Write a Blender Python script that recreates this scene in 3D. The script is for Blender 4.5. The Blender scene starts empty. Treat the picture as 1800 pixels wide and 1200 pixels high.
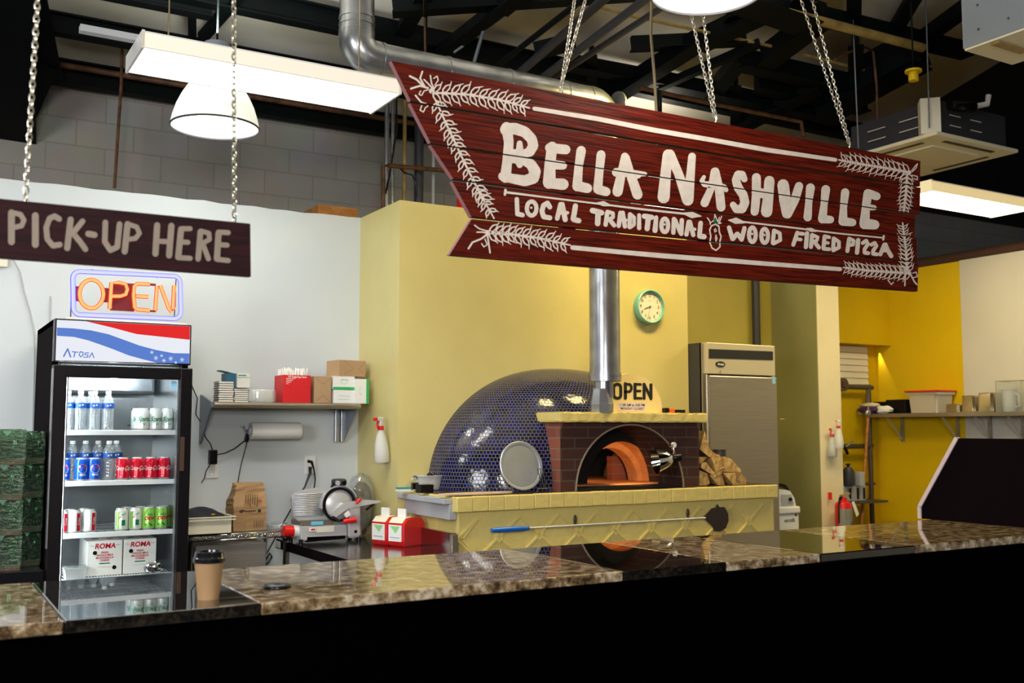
import bpy, bmesh, math, random
from math import sin, cos, pi, tan, radians as R, sqrt, atan2
from mathutils import Vector as V, Matrix as MX
random.seed(7)
sc = bpy.context.scene
col = sc.collection
# ---------------------------------------------------------------- camera
cam = bpy.data.objects.new('camera', bpy.data.cameras.new('camera'))
col.objects.link(cam); sc.camera = cam
cam.location = (0, 0, 1.5)
cam.rotation_euler = (R(94.83), 0, R(-30.7))
cam.data.lens = 36; cam.data.sensor_width = 36
cam.data.clip_end = 100
cam.data.dof.use_dof = True
cam.data.dof.focus_distance = 4.9
cam.data.dof.aperture_fstop = 3.5
CR = cam.rotation_euler.to_matrix()
CO = V((0, 0, 1.5))
def ray(px, py): return CR @ V(((px-900)/1800, (600-py)/1800, -1))
def PY(px, py, Y):
    d = ray(px, py); return CO + d*(Y/d.y)
def PX(px, py, X):
    d = ray(px, py); return CO + d*(X/d.x)
def PZ(px, py, Z):
    d = ray(px, py); return CO + d*((Z-1.5)/d.z)
# ---------------------------------------------------------------- world, view
w = bpy.data.worlds.new('world'); sc.world = w; w.use_nodes = True
w.node_tree.nodes['Background'].inputs[0].default_value = (.5, .55, .65, 1)
w.node_tree.nodes['Background'].inputs[1].default_value = .012
sc.view_settings.view_transform = 'Standard'
sc.view_settings.look = 'None'
sc.view_settings.exposure = -0.12
sc.view_settings.gamma = 1
sc.cycles.use_denoising = True
sc.cycles.max_bounces = 8
sc.cycles.transparent_max_bounces = 16
sc.cycles.sample_clamp_indirect = 4
sc.cycles.caustics_reflective = False; sc.cycles.caustics_refractive = False
def area(name, loc, size, energy, color, rot=(0, 0, 0)):
    l = bpy.data.lights.new(name, 'AREA'); l.shape = 'RECTANGLE'; l.size, l.size_y = size
    l.energy = energy; l.color = color
    o = bpy.data.objects.new(name, l); col.objects.link(o); o.location = loc; o.rotation_euler = rot
    return o
def point(name, loc, energy, color, r=.05):
    l = bpy.data.lights.new(name, 'POINT'); l.energy = energy; l.color = color; l.shadow_soft_size = r
    o = bpy.data.objects.new(name, l); col.objects.link(o); o.location = loc
    return o
# the row of ceiling tubes carries on to the left of the frame; a warm and a front fill are added
# daylight from the shop front, off to the left on the customers' side
area('shop_front_daylight', (-3.6, .6, 2.3), (2.2, 1.6), 210, (.97, .97, 1), (R(90), 0, R(-52)))
area('shop_window_behind', (-.9, -2.6, 2.35), (1.6, 1.2), 230, (1, .98, .95), (R(90), 0, R(-14)))
area('ceiling_tube_light_left', (-1.3, 4.8, 3.17), (1.2, .36), 58, (.93, .97, 1))
area('added_warm_fill', (4.4, 4.8, 3.75), (1.2, .30), 80, (1, .76, .26))  # added fill with no fixture, deepens the yellow wall towards the right
point('added_front_fill', (1.3, .6, 3.9), 28, (1, .88, .70), .2)  # added unseen light that brightens the front of the red sign
# ---------------------------------------------------------------- materials
def mat(name, c, rough=.5, metal=0, spec=.5, noise=0, nscale=8, bump=0, bscale=30, c2=None, emit=None, es=0,
        trans=0, alpha=1, coat=0, stretch=None, ior=None, rvar=0):
    m = bpy.data.materials.new(name); m.use_nodes = True
    nt = m.node_tree; b = nt.nodes['Principled BSDF']; L = nt.links.new
    b.inputs['Base Color'].default_value = (*c, 1)
    b.inputs['Roughness'].default_value = rough; b.inputs['Metallic'].default_value = metal
    b.inputs['Specular IOR Level'].default_value = spec
    b.inputs['Coat Weight'].default_value = coat
    b.inputs['Coat Roughness'].default_value = .08
    b.inputs['Transmission Weight'].default_value = trans
    b.inputs['Alpha'].default_value = alpha
    if ior: b.inputs['IOR'].default_value = ior
    if emit:
        b.inputs['Emission Color'].default_value = (*emit, 1); b.inputs['Emission Strength'].default_value = es
    tc = nt.nodes.new('ShaderNodeTexCoord'); src = tc.outputs['Object']
    if stretch:
        mp = nt.nodes.new('ShaderNodeMapping'); mp.inputs['Scale'].default_value = stretch
        L(src, mp.inputs['Vector']); src = mp.outputs['Vector']
    if noise:
        n = nt.nodes.new('ShaderNodeTexNoise'); n.inputs['Scale'].default_value = nscale; n.inputs['Detail'].default_value = 6
        L(src, n.inputs['Vector'])
        r = nt.nodes.new('ShaderNodeValToRGB')
        c2 = c2 or tuple(x*(1-noise) for x in c)
        r.color_ramp.elements[0].position = .35; r.color_ramp.elements[1].position = .65
        r.color_ramp.elements[0].color = (*c2, 1); r.color_ramp.elements[1].color = (*c, 1)
        L(n.outputs['Fac'], r.inputs['Fac']); L(r.outputs['Color'], b.inputs['Base Color'])
        if rvar:
            mr = nt.nodes.new('ShaderNodeMapRange'); mr.inputs['To Min'].default_value = rough-rvar; mr.inputs['To Max'].default_value = rough+rvar
            L(n.outputs['Fac'], mr.inputs['Value']); L(mr.outputs['Result'], b.inputs['Roughness'])
    if bump:
        n2 = nt.nodes.new('ShaderNodeTexNoise'); n2.inputs['Scale'].default_value = bscale; n2.inputs['Detail'].default_value = 5
        L(src, n2.inputs['Vector'])
        bp = nt.nodes.new('ShaderNodeBump'); bp.inputs['Strength'].default_value = bump; bp.inputs['Distance'].default_value = .01
        L(n2.outputs['Fac'], bp.inputs['Height']); L(bp.outputs['Normal'], b.inputs['Normal'])
    return m
def emis(name, c, s):
    m = bpy.data.materials.new(name); m.use_nodes = True; nt = m.node_tree
    nt.nodes.remove(nt.nodes['Principled BSDF'])
    e = nt.nodes.new('ShaderNodeEmission'); e.inputs[0].default_value = (*c, 1); e.inputs[1].default_value = s
    nt.links.new(e.outputs[0], nt.nodes['Material Output'].inputs[0]); return m
def clear(name, c, mixf=.12, rough=.02, fres=True, body=None, bf=.0, bump=0):
    """thin clear sheet: see-through with a mirror sheen"""
    m = bpy.data.materials.new(name); m.use_nodes = True; nt = m.node_tree; L = nt.links.new
    nt.nodes.remove(nt.nodes['Principled BSDF'])
    t = nt.nodes.new('ShaderNodeBsdfTransparent'); t.inputs[0].default_value = (*c, 1)
    g = nt.nodes.new('ShaderNodeBsdfGlossy'); g.inputs['Roughness'].default_value = rough
    x = nt.nodes.new('ShaderNodeMixShader')
    if fres:
        f = nt.nodes.new('ShaderNodeLayerWeight'); f.inputs[0].default_value = mixf+.15; L(f.outputs['Facing'], x.inputs[0])
        mm = nt.nodes.new('ShaderNodeMath'); mm.operation = 'MULTIPLY_ADD'; mm.inputs[1].default_value = .55; mm.inputs[2].default_value = mixf*.5
        L(f.outputs['Facing'], mm.inputs[0]); L(mm.outputs[0], x.inputs[0])
    else: x.inputs[0].default_value = mixf
    if bump:
        tc = nt.nodes.new('ShaderNodeTexCoord'); mp = nt.nodes.new('ShaderNodeMapping'); mp.inputs['Rotation'].default_value = (.5, .6, .3); mp.inputs['Scale'].default_value = (1, 1, 4)
        n = nt.nodes.new('ShaderNodeTexNoise'); n.inputs['Scale'].default_value = 22; n.inputs['Detail'].default_value = 4; L(tc.outputs['Object'], mp.inputs[0]); L(mp.outputs[0], n.inputs['Vector'])
        bp = nt.nodes.new('ShaderNodeBump'); bp.inputs['Strength'].default_value = bump; bp.inputs['Distance'].default_value = .03; L(n.outputs['Fac'], bp.inputs['Height'])
        L(bp.outputs['Normal'], g.inputs['Normal']); L(bp.outputs['Normal'], f.inputs['Normal'])
    L(t.outputs[0], x.inputs[1]); L(g.outputs[0], x.inputs[2]); out = x.outputs[0]
    if bf:
        d = nt.nodes.new('ShaderNodeBsdfDiffuse'); d.inputs[0].default_value = (*body, 1)
        y = nt.nodes.new('ShaderNodeMixShader'); y.inputs[0].default_value = bf
        L(out, y.inputs[1]); L(d.outputs[0], y.inputs[2]); out = y.outputs[0]
    L(out, nt.nodes['Material Output'].inputs[0]); return m
def brickmat(name, c1, c2, mortar, bw, bh, ms, rough=.7, bump=.4, axes='XZ', bevel=None, nz=.25, offset=.5, squash=1, uv=False, mrough=.9, spec=.5):
    m = bpy.data.materials.new(name); m.use_nodes = True; nt = m.node_tree; L = nt.links.new
    b = nt.nodes['Principled BSDF']; tc = nt.nodes.new('ShaderNodeTexCoord')
    cb = nt.nodes.new('ShaderNodeCombineXYZ')
    if uv: vec = tc.outputs['UV']
    else:
        sp = nt.nodes.new('ShaderNodeSeparateXYZ'); L(tc.outputs['Object'], sp.inputs[0])
        L(sp.outputs[axes[0]], cb.inputs[0]); L(sp.outputs[axes[1]], cb.inputs[1]); vec = cb.outputs[0]
    t = nt.nodes.new('ShaderNodeTexBrick'); L(vec, t.inputs['Vector'])
    t.inputs['Scale'].default_value = 1; t.inputs['Brick Width'].default_value = bw; t.inputs['Row Height'].default_value = bh
    t.inputs['Mortar Size'].default_value = ms; t.inputs['Mortar Smooth'].default_value = .1; t.offset = offset
    t.inputs['Color1'].default_value = (*c1, 1); t.inputs['Color2'].default_value = (*c2, 1); t.inputs['Mortar'].default_value = (*mortar, 1)
    t.inputs['Bias'].default_value = 0
    n = nt.nodes.new('ShaderNodeTexNoise'); n.inputs['Scale'].default_value = 3; n.inputs['Detail'].default_value = 5; L(tc.outputs['Object'], n.inputs['Vector'])
    mx = nt.nodes.new('ShaderNodeMix'); mx.data_type = 'RGBA'; mx.blend_type = 'MULTIPLY'; mx.inputs['Factor'].default_value = nz
    L(t.outputs['Color'], mx.inputs['A']); L(n.outputs['Color'], mx.inputs['B']); L(mx.outputs['Result'], b.inputs['Base Color'])
    mr = nt.nodes.new('ShaderNodeMapRange'); mr.inputs['To Min'].default_value = rough; mr.inputs['To Max'].default_value = mrough
    L(t.outputs['Fac'], mr.inputs['Value']); L(mr.outputs['Result'], b.inputs['Roughness'])
    b.inputs['Specular IOR Level'].default_value = spec
    if uv and nz < .2:      # hand-set tiles tilt a little
        b2 = nt.nodes.new('ShaderNodeBump'); b2.inputs['Strength'].default_value = .35; b2.inputs['Distance'].default_value = .004
        n3 = nt.nodes.new('ShaderNodeTexNoise'); n3.inputs['Scale'].default_value = 34; L(tc.outputs['Object'], n3.inputs['Vector']); L(n3.outputs['Fac'], b2.inputs['Height'])
    bp = nt.nodes.new('ShaderNodeBump'); bp.invert = True; bp.inputs['Strength'].default_value = bump; bp.inputs['Distance'].default_value = .004
    L(t.outputs['Fac'], bp.inputs['Height']); L(bp.outputs['Normal'], b.inputs['Normal'])
    if uv and nz < .2: L(b2.outputs['Normal'], bp.inputs['Normal'])
    return m
def granite(name, a, b_, c_, scale=60, rough=.06):
    m = bpy.data.materials.new(name); m.use_nodes = True; nt = m.node_tree; L = nt.links.new
    b = nt.nodes['Principled BSDF']; tc = nt.nodes.new('ShaderNodeTexCoord')
    n = nt.nodes.new('ShaderNodeTexNoise'); n.inputs['Scale'].default_value = scale; n.inputs['Detail'].default_value = 8; n.inputs['Roughness'].default_value = .7
    L(tc.outputs['Object'], n.inputs['Vector'])
    r = nt.nodes.new('ShaderNodeValToRGB'); e = r.color_ramp.elements
    e[0].position = .38; e[0].color = (*a, 1); e[1].position = .62; e[1].color = (*c_, 1)
    k = e.new(.5); k.color = (*b_, 1)
    L(n.outputs['Fac'], r.inputs['Fac']); L(r.outputs['Color'], b.inputs['Base Color'])
    b.inputs['Roughness'].default_value = rough; b.inputs['Specular IOR Level'].default_value = 1.0; b.inputs['IOR'].default_value = 1.7; b.inputs['Coat Weight'].default_value = .5; b.inputs['Coat Roughness'].default_value = .02
    return m
def woodmat(name, dark, light, stretch=(1, 12, 12), scale=3, rough=.55, bump=.3, spec=.5):
    m = bpy.data.materials.new(name); m.use_nodes = True; nt = m.node_tree; L = nt.links.new
    b = nt.nodes['Principled BSDF']; tc = nt.nodes.new('ShaderNodeTexCoord')
    mp = nt.nodes.new('ShaderNodeMapping'); mp.inputs['Scale'].default_value = stretch; L(tc.outputs['Object'], mp.inputs['Vector'])
    n = nt.nodes.new('ShaderNodeTexNoise'); n.inputs['Scale'].default_value = scale; n.inputs['Detail'].default_value = 8; n.inputs['Distortion'].default_value = .6
    L(mp.outputs['Vector'], n.inputs['Vector'])
    r = nt.nodes.new('ShaderNodeValToRGB'); e = r.color_ramp.elements
    e[0].position = .36; e[0].color = (*dark, 1); e[1].position = .66; e[1].color = (*light, 1)
    L(n.outputs['Fac'], r.inputs['Fac']); L(r.outputs['Color'], b.inputs['Base Color'])
    b.inputs['Roughness'].default_value = rough; b.inputs['Specular IOR Level'].default_value = spec
    bp = nt.nodes.new('ShaderNodeBump'); bp.inputs['Strength'].default_value = bump; bp.inputs['Distance'].default_value = .004
    L(n.outputs['Fac'], bp.inputs['Height']); L(bp.outputs['Normal'], b.inputs['Normal'])
    return m
m_white = mat('white_wall_paint', (.62, .665, .68), .55, noise=.04, nscale=3, bump=.12, bscale=14)
m_butter = mat('butter_yellow_paint', (.66, .57, .235), .42, noise=.05, nscale=4, bump=.25, bscale=9)
m_butter2 = mat('butter_yellow_paint_oven', (.72, .58, .19), .5, noise=.06, nscale=5, bump=.4, bscale=25)
m_khaki = mat('khaki_yellow_paint', (.50, .41, .07), .45, noise=.08, nscale=3)
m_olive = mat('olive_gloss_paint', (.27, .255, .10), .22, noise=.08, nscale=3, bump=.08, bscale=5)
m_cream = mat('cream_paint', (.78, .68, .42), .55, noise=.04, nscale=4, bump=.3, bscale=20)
m_gold = mat('strong_yellow_paint', (.66, .44, .002), .6, 0, .25, noise=.05, nscale=3, bump=.2, bscale=8)
m_offwhite = mat('off_white_paint', (.56, .53, .45), .6, noise=.04, nscale=3)
m_cmu = brickmat('grey_block_wall', (.40, .385, .36), (.37, .355, .33), (.31, .295, .265), .41, .2, .006, .85, .35, nz=.35)
m_roof = mat('roof_panel', (.66, .64, .58), .8, noise=.35, nscale=1.0, bump=.2, bscale=3, c2=(.50, .46, .36))
m_floor = mat('dark_floor', (.05, .045, .04), .5, noise=.3, nscale=5)
m_dark = mat('dark_room_wall', (.012, .011, .012), .9)
m_steel_dk = mat('dark_green_steel', (.0015, .0035, .0038), .6, noise=.4, nscale=6, spec=.12)
m_rust = mat('rusty_pipe', (.16, .065, .02), .6, noise=.5, nscale=12, c2=(.05, .02, .008))
m_brass = mat('old_brass_pipe', (.42, .29, .08), .5, noise=.4, nscale=10)
m_galv = mat('galvanised_metal', (.44, .46, .48), .27, metal=.75, noise=.35, nscale=9, bump=.05, bscale=12)
m_chrome = mat('chrome', (.8, .8, .8), .09, metal=1)
m_chain = mat('chain_steel', (.62, .58, .48), .28, metal=.9)
m_chain_dk = mat('dull_chain_steel', (.34, .26, .15), .4, metal=.7)
m_header = mat('warm_tinted_stainless', (.62, .55, .38), .3, metal=.3)  # beige tint imitates the yellow room reflected in the steel
m_pan = mat('pan_steel', (.55, .48, .34), .2, metal=.9)
m_stain = mat('brushed_stainless', (.40, .35, .27), .30, metal=.7, noise=.14, nscale=3, stretch=(1, 1, 60), bump=.02, bscale=4)  # warm tint imitates yellow surroundings mirrored in the steel
m_stain2 = mat('brushed_stainless_table', (.42, .41, .40), .16, metal=1, noise=.1, nscale=5, stretch=(1, 30, 30))
m_alu = mat('cast_aluminium', (.62, .63, .64), .32, metal=.35)
m_aludull = mat('dull_aluminium_disc', (.60, .63, .66), .42, metal=.7, noise=.12, nscale=7)
m_black = mat('black_plastic', (.006, .005, .006), .3, spec=.22)
m_blackgloss = mat('black_gloss', (.008, .008, .010), .12)
m_blackmat = mat('matt_black', (.004, .002, .003), .9, spec=.04)
m_counterfront = mat('shaded_counter_front', (.0008, .0006, .0007), .95, spec=.0)  # near-black colour stands in for the shade on the unlit front
m_ink = mat('black_ink', (.01, .01, .01), .6)
m_red = mat('red_plastic', (.66, .012, .012), .28)
m_redbox = mat('red_card', (.62, .01, .015), .5)
m_whitep = mat('white_plastic', (.76, .76, .74), .35)
m_paper = mat('white_paper', (.80, .79, .75), .8)
m_kraft = mat('kraft_paper', (.40, .24, .11), .75, noise=.2, nscale=6, bump=.5, bscale=12)
m_card = mat('brown_cardboard', (.46, .29, .15), .75, noise=.1, nscale=4)
m_green = mat('green_print', (.02, .40, .10), .5)
m_greyp = mat('grey_plastic', (.40, .42, .44), .4)
m_blue = mat('blue_plastic', (.01, .12, .50), .35)
m_teal = mat('aqua_plastic', (.20, .56, .50), .35)
m_granite = granite('brown_granite', (.045, .026, .013), (.27, .18, .09), (.64, .54, .39), 24, .03)
m_granite_dk = granite('black_granite', (.003, .003, .003), (.008, .007, .006), (.03, .022, .014), 60, .015)
m_signwood = woodmat('red_stained_board', (.036, .0025, .001), (.155, .012, .003), (1.0, 10, 26), 5, .5, .6, .16)
m_signend = mat('pink_lit_board_edge', (.30, .13, .13), .8)  # paler pink imitates light falling on the left plank ends
m_pickwood = woodmat('dark_maroon_board', (.012, .002, .003), (.028, .004, .006), (1.2, 10, 20), 4, .7, .3, .2)
m_signpaint = mat('ivory_sign_paint', (.78, .68, .58), .55, noise=.12, nscale=25, bump=.2, bscale=40)
m_pickpaint = mat('ivory_pickup_paint', (.27, .215, .165), .7, noise=.1, nscale=25)
m_leafgreen = mat('green_paint', (.01, .10, .03), .6)
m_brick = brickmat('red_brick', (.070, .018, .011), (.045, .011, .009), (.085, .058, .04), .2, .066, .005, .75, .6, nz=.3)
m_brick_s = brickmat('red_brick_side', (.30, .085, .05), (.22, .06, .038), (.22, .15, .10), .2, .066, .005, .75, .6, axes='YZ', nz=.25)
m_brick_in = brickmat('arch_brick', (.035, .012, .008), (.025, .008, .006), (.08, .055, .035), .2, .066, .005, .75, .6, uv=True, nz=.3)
m_fireclay = mat('fire_clay', (.62, .26, .08), .8, noise=.25, nscale=14, bump=.5, bscale=40)
m_soot = mat('sooty_clay', (.006, .004, .003), .9, noise=.4, nscale=12, bump=.4, bscale=20)
m_mosaic = brickmat('blue_mosaic', (.003, .004, .012), (.003, .008, .13), (.15, .13, .08), .0235, .0262, .0021, .10, .5, uv=True, nz=.15, offset=.5, mrough=.8, spec=.55)
m_log = woodmat('split_firewood', (.36, .19, .05), (.74, .50, .19), (4, 4, 4), 6, .8, .4)
m_bark = mat('bark', (.20, .12, .05), .9, noise=.5, nscale=20, bump=.8, bscale=40)
m_paleboard = woodmat('pale_wood', (.62, .44, .27), (.74, .56, .38), (3, 3, 3), 3, .5, .1)
m_orangewood = woodmat('orange_wood', (.30, .11, .02), (.46, .19, .04), (3, 8, 8), 3, .5, .1)
m_glass = clear('fridge_glass', (.97, .985, .98), .04)
m_clearp = clear('clear_plastic', (.95, .97, .97), .12, .06, True, (.8, .84, .84), .10)
m_water = clear('clear_bottle', (.92, .96, .98), .22, .08, True, (.85, .9, .93), .22)
m_wrap = clear('shrink_wrap', (.50, .76, .56), .10, .12, True, (.15, .4, .2), .03, bump=1)
m_greenglass = mat('green_bottle', (.003, .05, .014), .12, spec=.8)
m_frost = clear('frosted_plastic', (.9, .9, .88), .05, .3, True, (.72, .74, .72), .55)
m_tubw = clear('milky_tub', (.9, .86, .75), .05, .3, True, (.70, .64, .50), .6)
m_fridgein = mat('fridge_liner', (.36, .39, .41), .25, metal=.75, noise=.1, nscale=3)
m_wire = mat('white_coated_wire', (.80, .82, .84), .4)
m_canwhite = mat('white_can', (.72, .76, .74), .22, metal=.2)
m_canblue = mat('blue_can', (.01, .10, .62), .2, metal=.25)
m_canred = mat('red_can', (.68, .008, .035), .2, metal=.2)
m_cangreen = mat('green_can', (.30, .62, .10), .22, metal=.2)
m_cangreen2 = mat('deep_green_print', (.003, .20, .09), .3)
m_white = m_white
m_tube = emis('lit_diffuser', (1, .97, .94), 21)
m_tubewarm = emis('lit_diffuser_warm', (1, .84, .50), 28)
m_neonR = emis('neon_orange', (1, .17, .035), 3.2)
def neon(name, core, edge, s):
    m = emis(name, core, s); nt = m.node_tree; lw = nt.nodes.new('ShaderNodeLayerWeight'); lw.inputs[0].default_value = .45
    r = nt.nodes.new('ShaderNodeValToRGB'); e = r.color_ramp.elements
    e[0].position = .06; e[0].color = (*core, 1); e[1].position = .45; e[1].color = (*edge, 1)
    nt.links.new(lw.outputs['Facing'], r.inputs[0]); nt.links.new(r.outputs[0], [n for n in nt.nodes if n.type == 'EMISSION'][0].inputs[0]); return m
m_neonRc = neon('neon_orange_core', (1, .42, .14), (1, .035, .01), 1.7)
m_neonB = neon('neon_blue', (.60, .63, 1), (.22, .18, .95), 1.35)
m_hdr_w = emis('backlit_white', (.90, .92, 1), 1.0)
m_hdr_b = emis('backlit_blue', (.12, .24, .68), 1.0)
m_hdr_r = emis('backlit_red', (.85, .03, .03), 1.0)
m_led = emis('cooler_strip_lamp', (.86, .95, 1), 75)
m_brown = mat('brown_print', (.05, .02, .01), .8)
m_enamel = mat('cassette_panel', (.78, .74, .58), .4)
m_greymetal = mat('grey_sheet_metal', (.20, .23, .27), .45, metal=.2)
m_darkgrey = mat('dark_grey_sheet_metal', (.035, .035, .042), .5)
# ---------------------------------------------------------------- mesh builder
class G:
    def __init__(s): s.bm = bmesh.new(); s.ms = []; s.n = 0
    def mi(s, m):
        if m not in s.ms: s.ms.append(m)
        return s.ms.index(m)
    def _m(s, faces, m, smooth=False):
        k = s.mi(m)
        for f in faces: f.material_index = k; f.smooth = smooth
    def box(s, c, d, m, rot=None, bev=0, seg=2):
        A = MX.Translation(V(c)) @ (rot.to_4x4() if rot else MX.Identity(4)) @ MX.Diagonal((*d, 1))
        r = bmesh.ops.create_cube(s.bm, size=1, matrix=A); vs = r['verts']
        fs = list({f for v in vs for f in v.link_faces})
        if bev:
            es = list({e for v in vs for e in v.link_edges})
            q = bmesh.ops.bevel(s.bm, geom=es, offset=bev, segments=seg, affect='EDGES', profile=.5)
            fs = list({f for v in q['verts'] for f in v.link_faces}) + [f for f in fs if f.is_valid]
        s._m(fs, m); return s
    def bb(s, a, b, m, bev=0):
        a = V(a); b = V(b); return s.box((a+b)/2, [abs(x) for x in (b-a)], m, bev=bev)
    def cyl(s, p0, p1, r0, m, r1=None, seg=20, smooth=True):
        p0 = V(p0); p1 = V(p1); r1 = r0 if r1 is None else r1; d = p1-p0
        q = d.to_track_quat('Z', 'Y').to_matrix().to_4x4()
        A = MX.Translation((p0+p1)/2) @ q
        r = bmesh.ops.create_cone(s.bm, cap_ends=True, segments=seg, radius1=max(r0, 1e-5), radius2=max(r1, 1e-5), depth=d.length, matrix=A)
        fs = list({f for v in r['verts'] for f in v.link_faces}); s._m(fs, m, False)
        for f in fs: f.smooth = smooth and len(f.verts) == 4
        return s
    def sph(s, c, r, m, seg=16, sc_=(1, 1, 1)):
        A = MX.Translation(V(c)) @ MX.Diagonal((*sc_, 1))
        q = bmesh.ops.create_uvsphere(s.bm, u_segments=seg, v_segments=max(6, seg//2), radius=r, matrix=A)
        s._m(list({f for v in q['verts'] for f in v.link_faces}), m, True); return s
    def lathe(s, prof, m, seg=28, o=(0, 0, 0), A=None, a0=0, a1=2*pi, ms=None, cap=True):
        full = abs(a1-a0-2*pi) < 1e-6; n = seg if full else seg+1
        o = V(o); rows = []
        for r, z in prof:
            row = []
            for i in range(n):
                a = a0+(a1-a0)*i/seg; p = V((r*cos(a), r*sin(a), z))
                if A: p = A @ p
                row.append(s.bm.verts.new(p+o))
            rows.append(row)
        for j in range(len(rows)-1):
            for i in range(seg):
                k = (i+1) % n
                try:
                    f = s.bm.faces.new((rows[j][i], rows[j][k], rows[j+1][k], rows[j+1][i]))
                    s._m([f], ms[j] if ms else m, True)
                except ValueError: pass
        if full and cap:
            for row, mm in ((rows[0], ms[0] if ms else m), (rows[-1], ms[-1] if ms else m)):
                rr = prof[0][0] if row is rows[0] else prof[-1][0]
                if rr > 1e-4: s._m([s.bm.faces.new(row if row is rows[-1] else row[::-1])], mm)
        return s
    def tube(s, pts, r, m, seg=8, closed=False):
        pts = [V(p) for p in pts]; n = len(pts); rows = []
        up = V((0, 0, 1))
        for i, p in enumerate(pts):
            a = pts[(i-1) % n] if closed or i > 0 else p; b = pts[(i+1) % n] if closed or i < n-1 else p
            t = (b-a).normalized()
            if abs(t.dot(up)) > .97: up = V((1, 0, 0)) if abs(t.x) < .9 else V((0, 1, 0))
            u = t.cross(up).normalized(); v = u.cross(t).normalized(); up = v
            rr = r[i] if isinstance(r, (list, tuple)) else r
            rows.append([s.bm.verts.new(p+u*rr*cos(2*pi*k/seg)+v*rr*sin(2*pi*k/seg)) for k in range(seg)])
        for j in range(n if closed else n-1):
            A, B = rows[j], rows[(j+1) % n]
            for k in range(seg):
                s._m([s.bm.faces.new((A[k], A[(k+1) % seg], B[(k+1) % seg], B[k]))], m, True)
        if not closed:
            s._m([s.bm.faces.new(rows[0][::-1]), s.bm.faces.new(rows[-1])], m)
        return s
    def poly(s, pts, m):
        try:
            f = s.bm.faces.new([s.bm.verts.new(V(p)) for p in pts]); s._m([f], m); return f
        except ValueError: return None
    def prism(s, pts, n, m, ms=None):
        """solid: polygon pts pushed along vector n; ms = material of the sides"""
        n = V(n); a = [s.bm.verts.new(V(p)) for p in pts]; b = [s.bm.verts.new(V(p)+n) for p in pts]
        s._m([s.bm.faces.new(a), s.bm.faces.new(b[::-1])], m)
        k = len(a)
        for i in range(k): s._m([s.bm.faces.new((a[(i+1) % k], a[i], b[i], b[(i+1) % k]))], (ms[i] if isinstance(ms, list) else ms) or m)
        return s
    def stroke(s, pts, w, m, fn, seg=10):
        """a painted brush stroke: pts 2-D, w width (one or per point), fn maps 2-D to a surface"""
        W = w if isinstance(w, (list, tuple)) else [w]*len(pts)
        fn0 = fn
        def lay():      # every dab of paint lies a hair over the one before
            s.n += 1; e = V((0, -6e-5*(s.n % 12), 0)); return lambda x, y: fn0(x, y)+e
        for i in range(len(pts)):
            (x, y), r = pts[i], W[i]/2; fn = lay()
            s.poly([fn(x+r*cos(2*pi*k/seg), y+r*sin(2*pi*k/seg)) for k in range(seg)], m)
            if i < len(pts)-1:
                (x2, y2), r2 = pts[i+1], W[i+1]/2
                d = math.hypot(x2-x, y2-y)
                if d < 1e-6: continue
                nx, ny = -(y2-y)/d, (x2-x)/d; fn = lay()
                s.poly([fn(x+nx*r, y+ny*r), fn(x2+nx*r2, y2+ny*r2), fn(x2-nx*r2, y2-ny*r2), fn(x-nx*r, y-ny*r)], m)
        return s
    def text(s, body, size, m, fn, off=0, shear=0, sx=1, align='CENTER'):
        c = bpy.data.curves.new('t', 'FONT'); c.body = body; c.size = size; c.offset = off; c.shear = shear
        c.align_x = align; c.align_y = 'CENTER'; c.resolution_u = 3
        o = bpy.data.objects.new('t', c); col.objects.link(o)
        dg = bpy.context.evaluated_depsgraph_get(); dg.update()
        me = o.evaluated_get(dg).to_mesh()
        vs = [s.bm.verts.new(fn(v.co.x*sx, v.co.y)) for v in me.vertices]
        for p in me.polygons:
            try: s._m([s.bm.faces.new([vs[i] for i in p.vertices])], m)
            except ValueError: pass
        o.evaluated_get(dg).to_mesh_clear(); bpy.data.objects.remove(o); bpy.data.curves.remove(c)
        return s
    def obj(s, name, parent=None, loc=None, fixn=False, label=None):
        if fixn: bmesh.ops.recalc_face_normals(s.bm, faces=s.bm.faces)
        me = bpy.data.meshes.new(name); s.bm.to_mesh(me); s.bm.free()
        for m in s.ms: me.materials.append(m)
        if any(p.use_smooth for p in me.polygons):
            fl = [p.use_smooth for p in me.polygons]; me.set_sharp_from_angle(angle=R(38)); me.polygons.foreach_set('use_smooth', fl)
        o = bpy.data.objects.new(name, me); col.objects.link(o)
        if parent: o.parent = parent
        if loc is not None: o.location = loc
        if label: o['label'] = label
        return o
def tag(o, label, cat, group=None, kind=None):
    o['label'] = label; o['category'] = cat
    if group: o['group'] = group
    if kind: o['kind'] = kind
    return o
def thing(name, label, cat, loc=(0, 0, 0), rz=0, group=None):
    o = bpy.data.objects.new(name, None); col.objects.link(o); o.empty_display_size = .05
    o.location = loc; o.rotation_euler = (0, 0, rz); return tag(o, label, cat, group)
def struct(name, g): o = g.obj(name); o['kind'] = 'structure'; return o
def dup(o, loc, label=None, rz=None, parent=None):
    c = o.copy(); col.objects.link(c)
    if parent: c.parent = parent
    else:
        c.location = loc
        if rz is not None: c.rotation_euler = (0, 0, rz)
    if label: c['label'] = label
    for ch in list(o.children): dup(ch, None, parent=c)
    return c
def W(g, name, root, **k):
    """a part built in world coordinates, hung under its thing"""
    for v in g.bm.verts: v.co -= root.location
    return g.obj(name, root, **k)
def bar(g, a, b, w, h, m):
    a = V(a); b = V(b); d = b-a
    q = d.to_track_quat('Y', 'Z').to_matrix()
    return g.box((a+b)/2, (w, d.length, h), m, rot=q)
def arc(cx, cy, rx, ry, a0, a1, n=12):
    return [(cx+rx*cos(R(a0+(a1-a0)*i/n)), cy+ry*sin(R(a0+(a1-a0)*i/n))) for i in range(n+1)]
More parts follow.
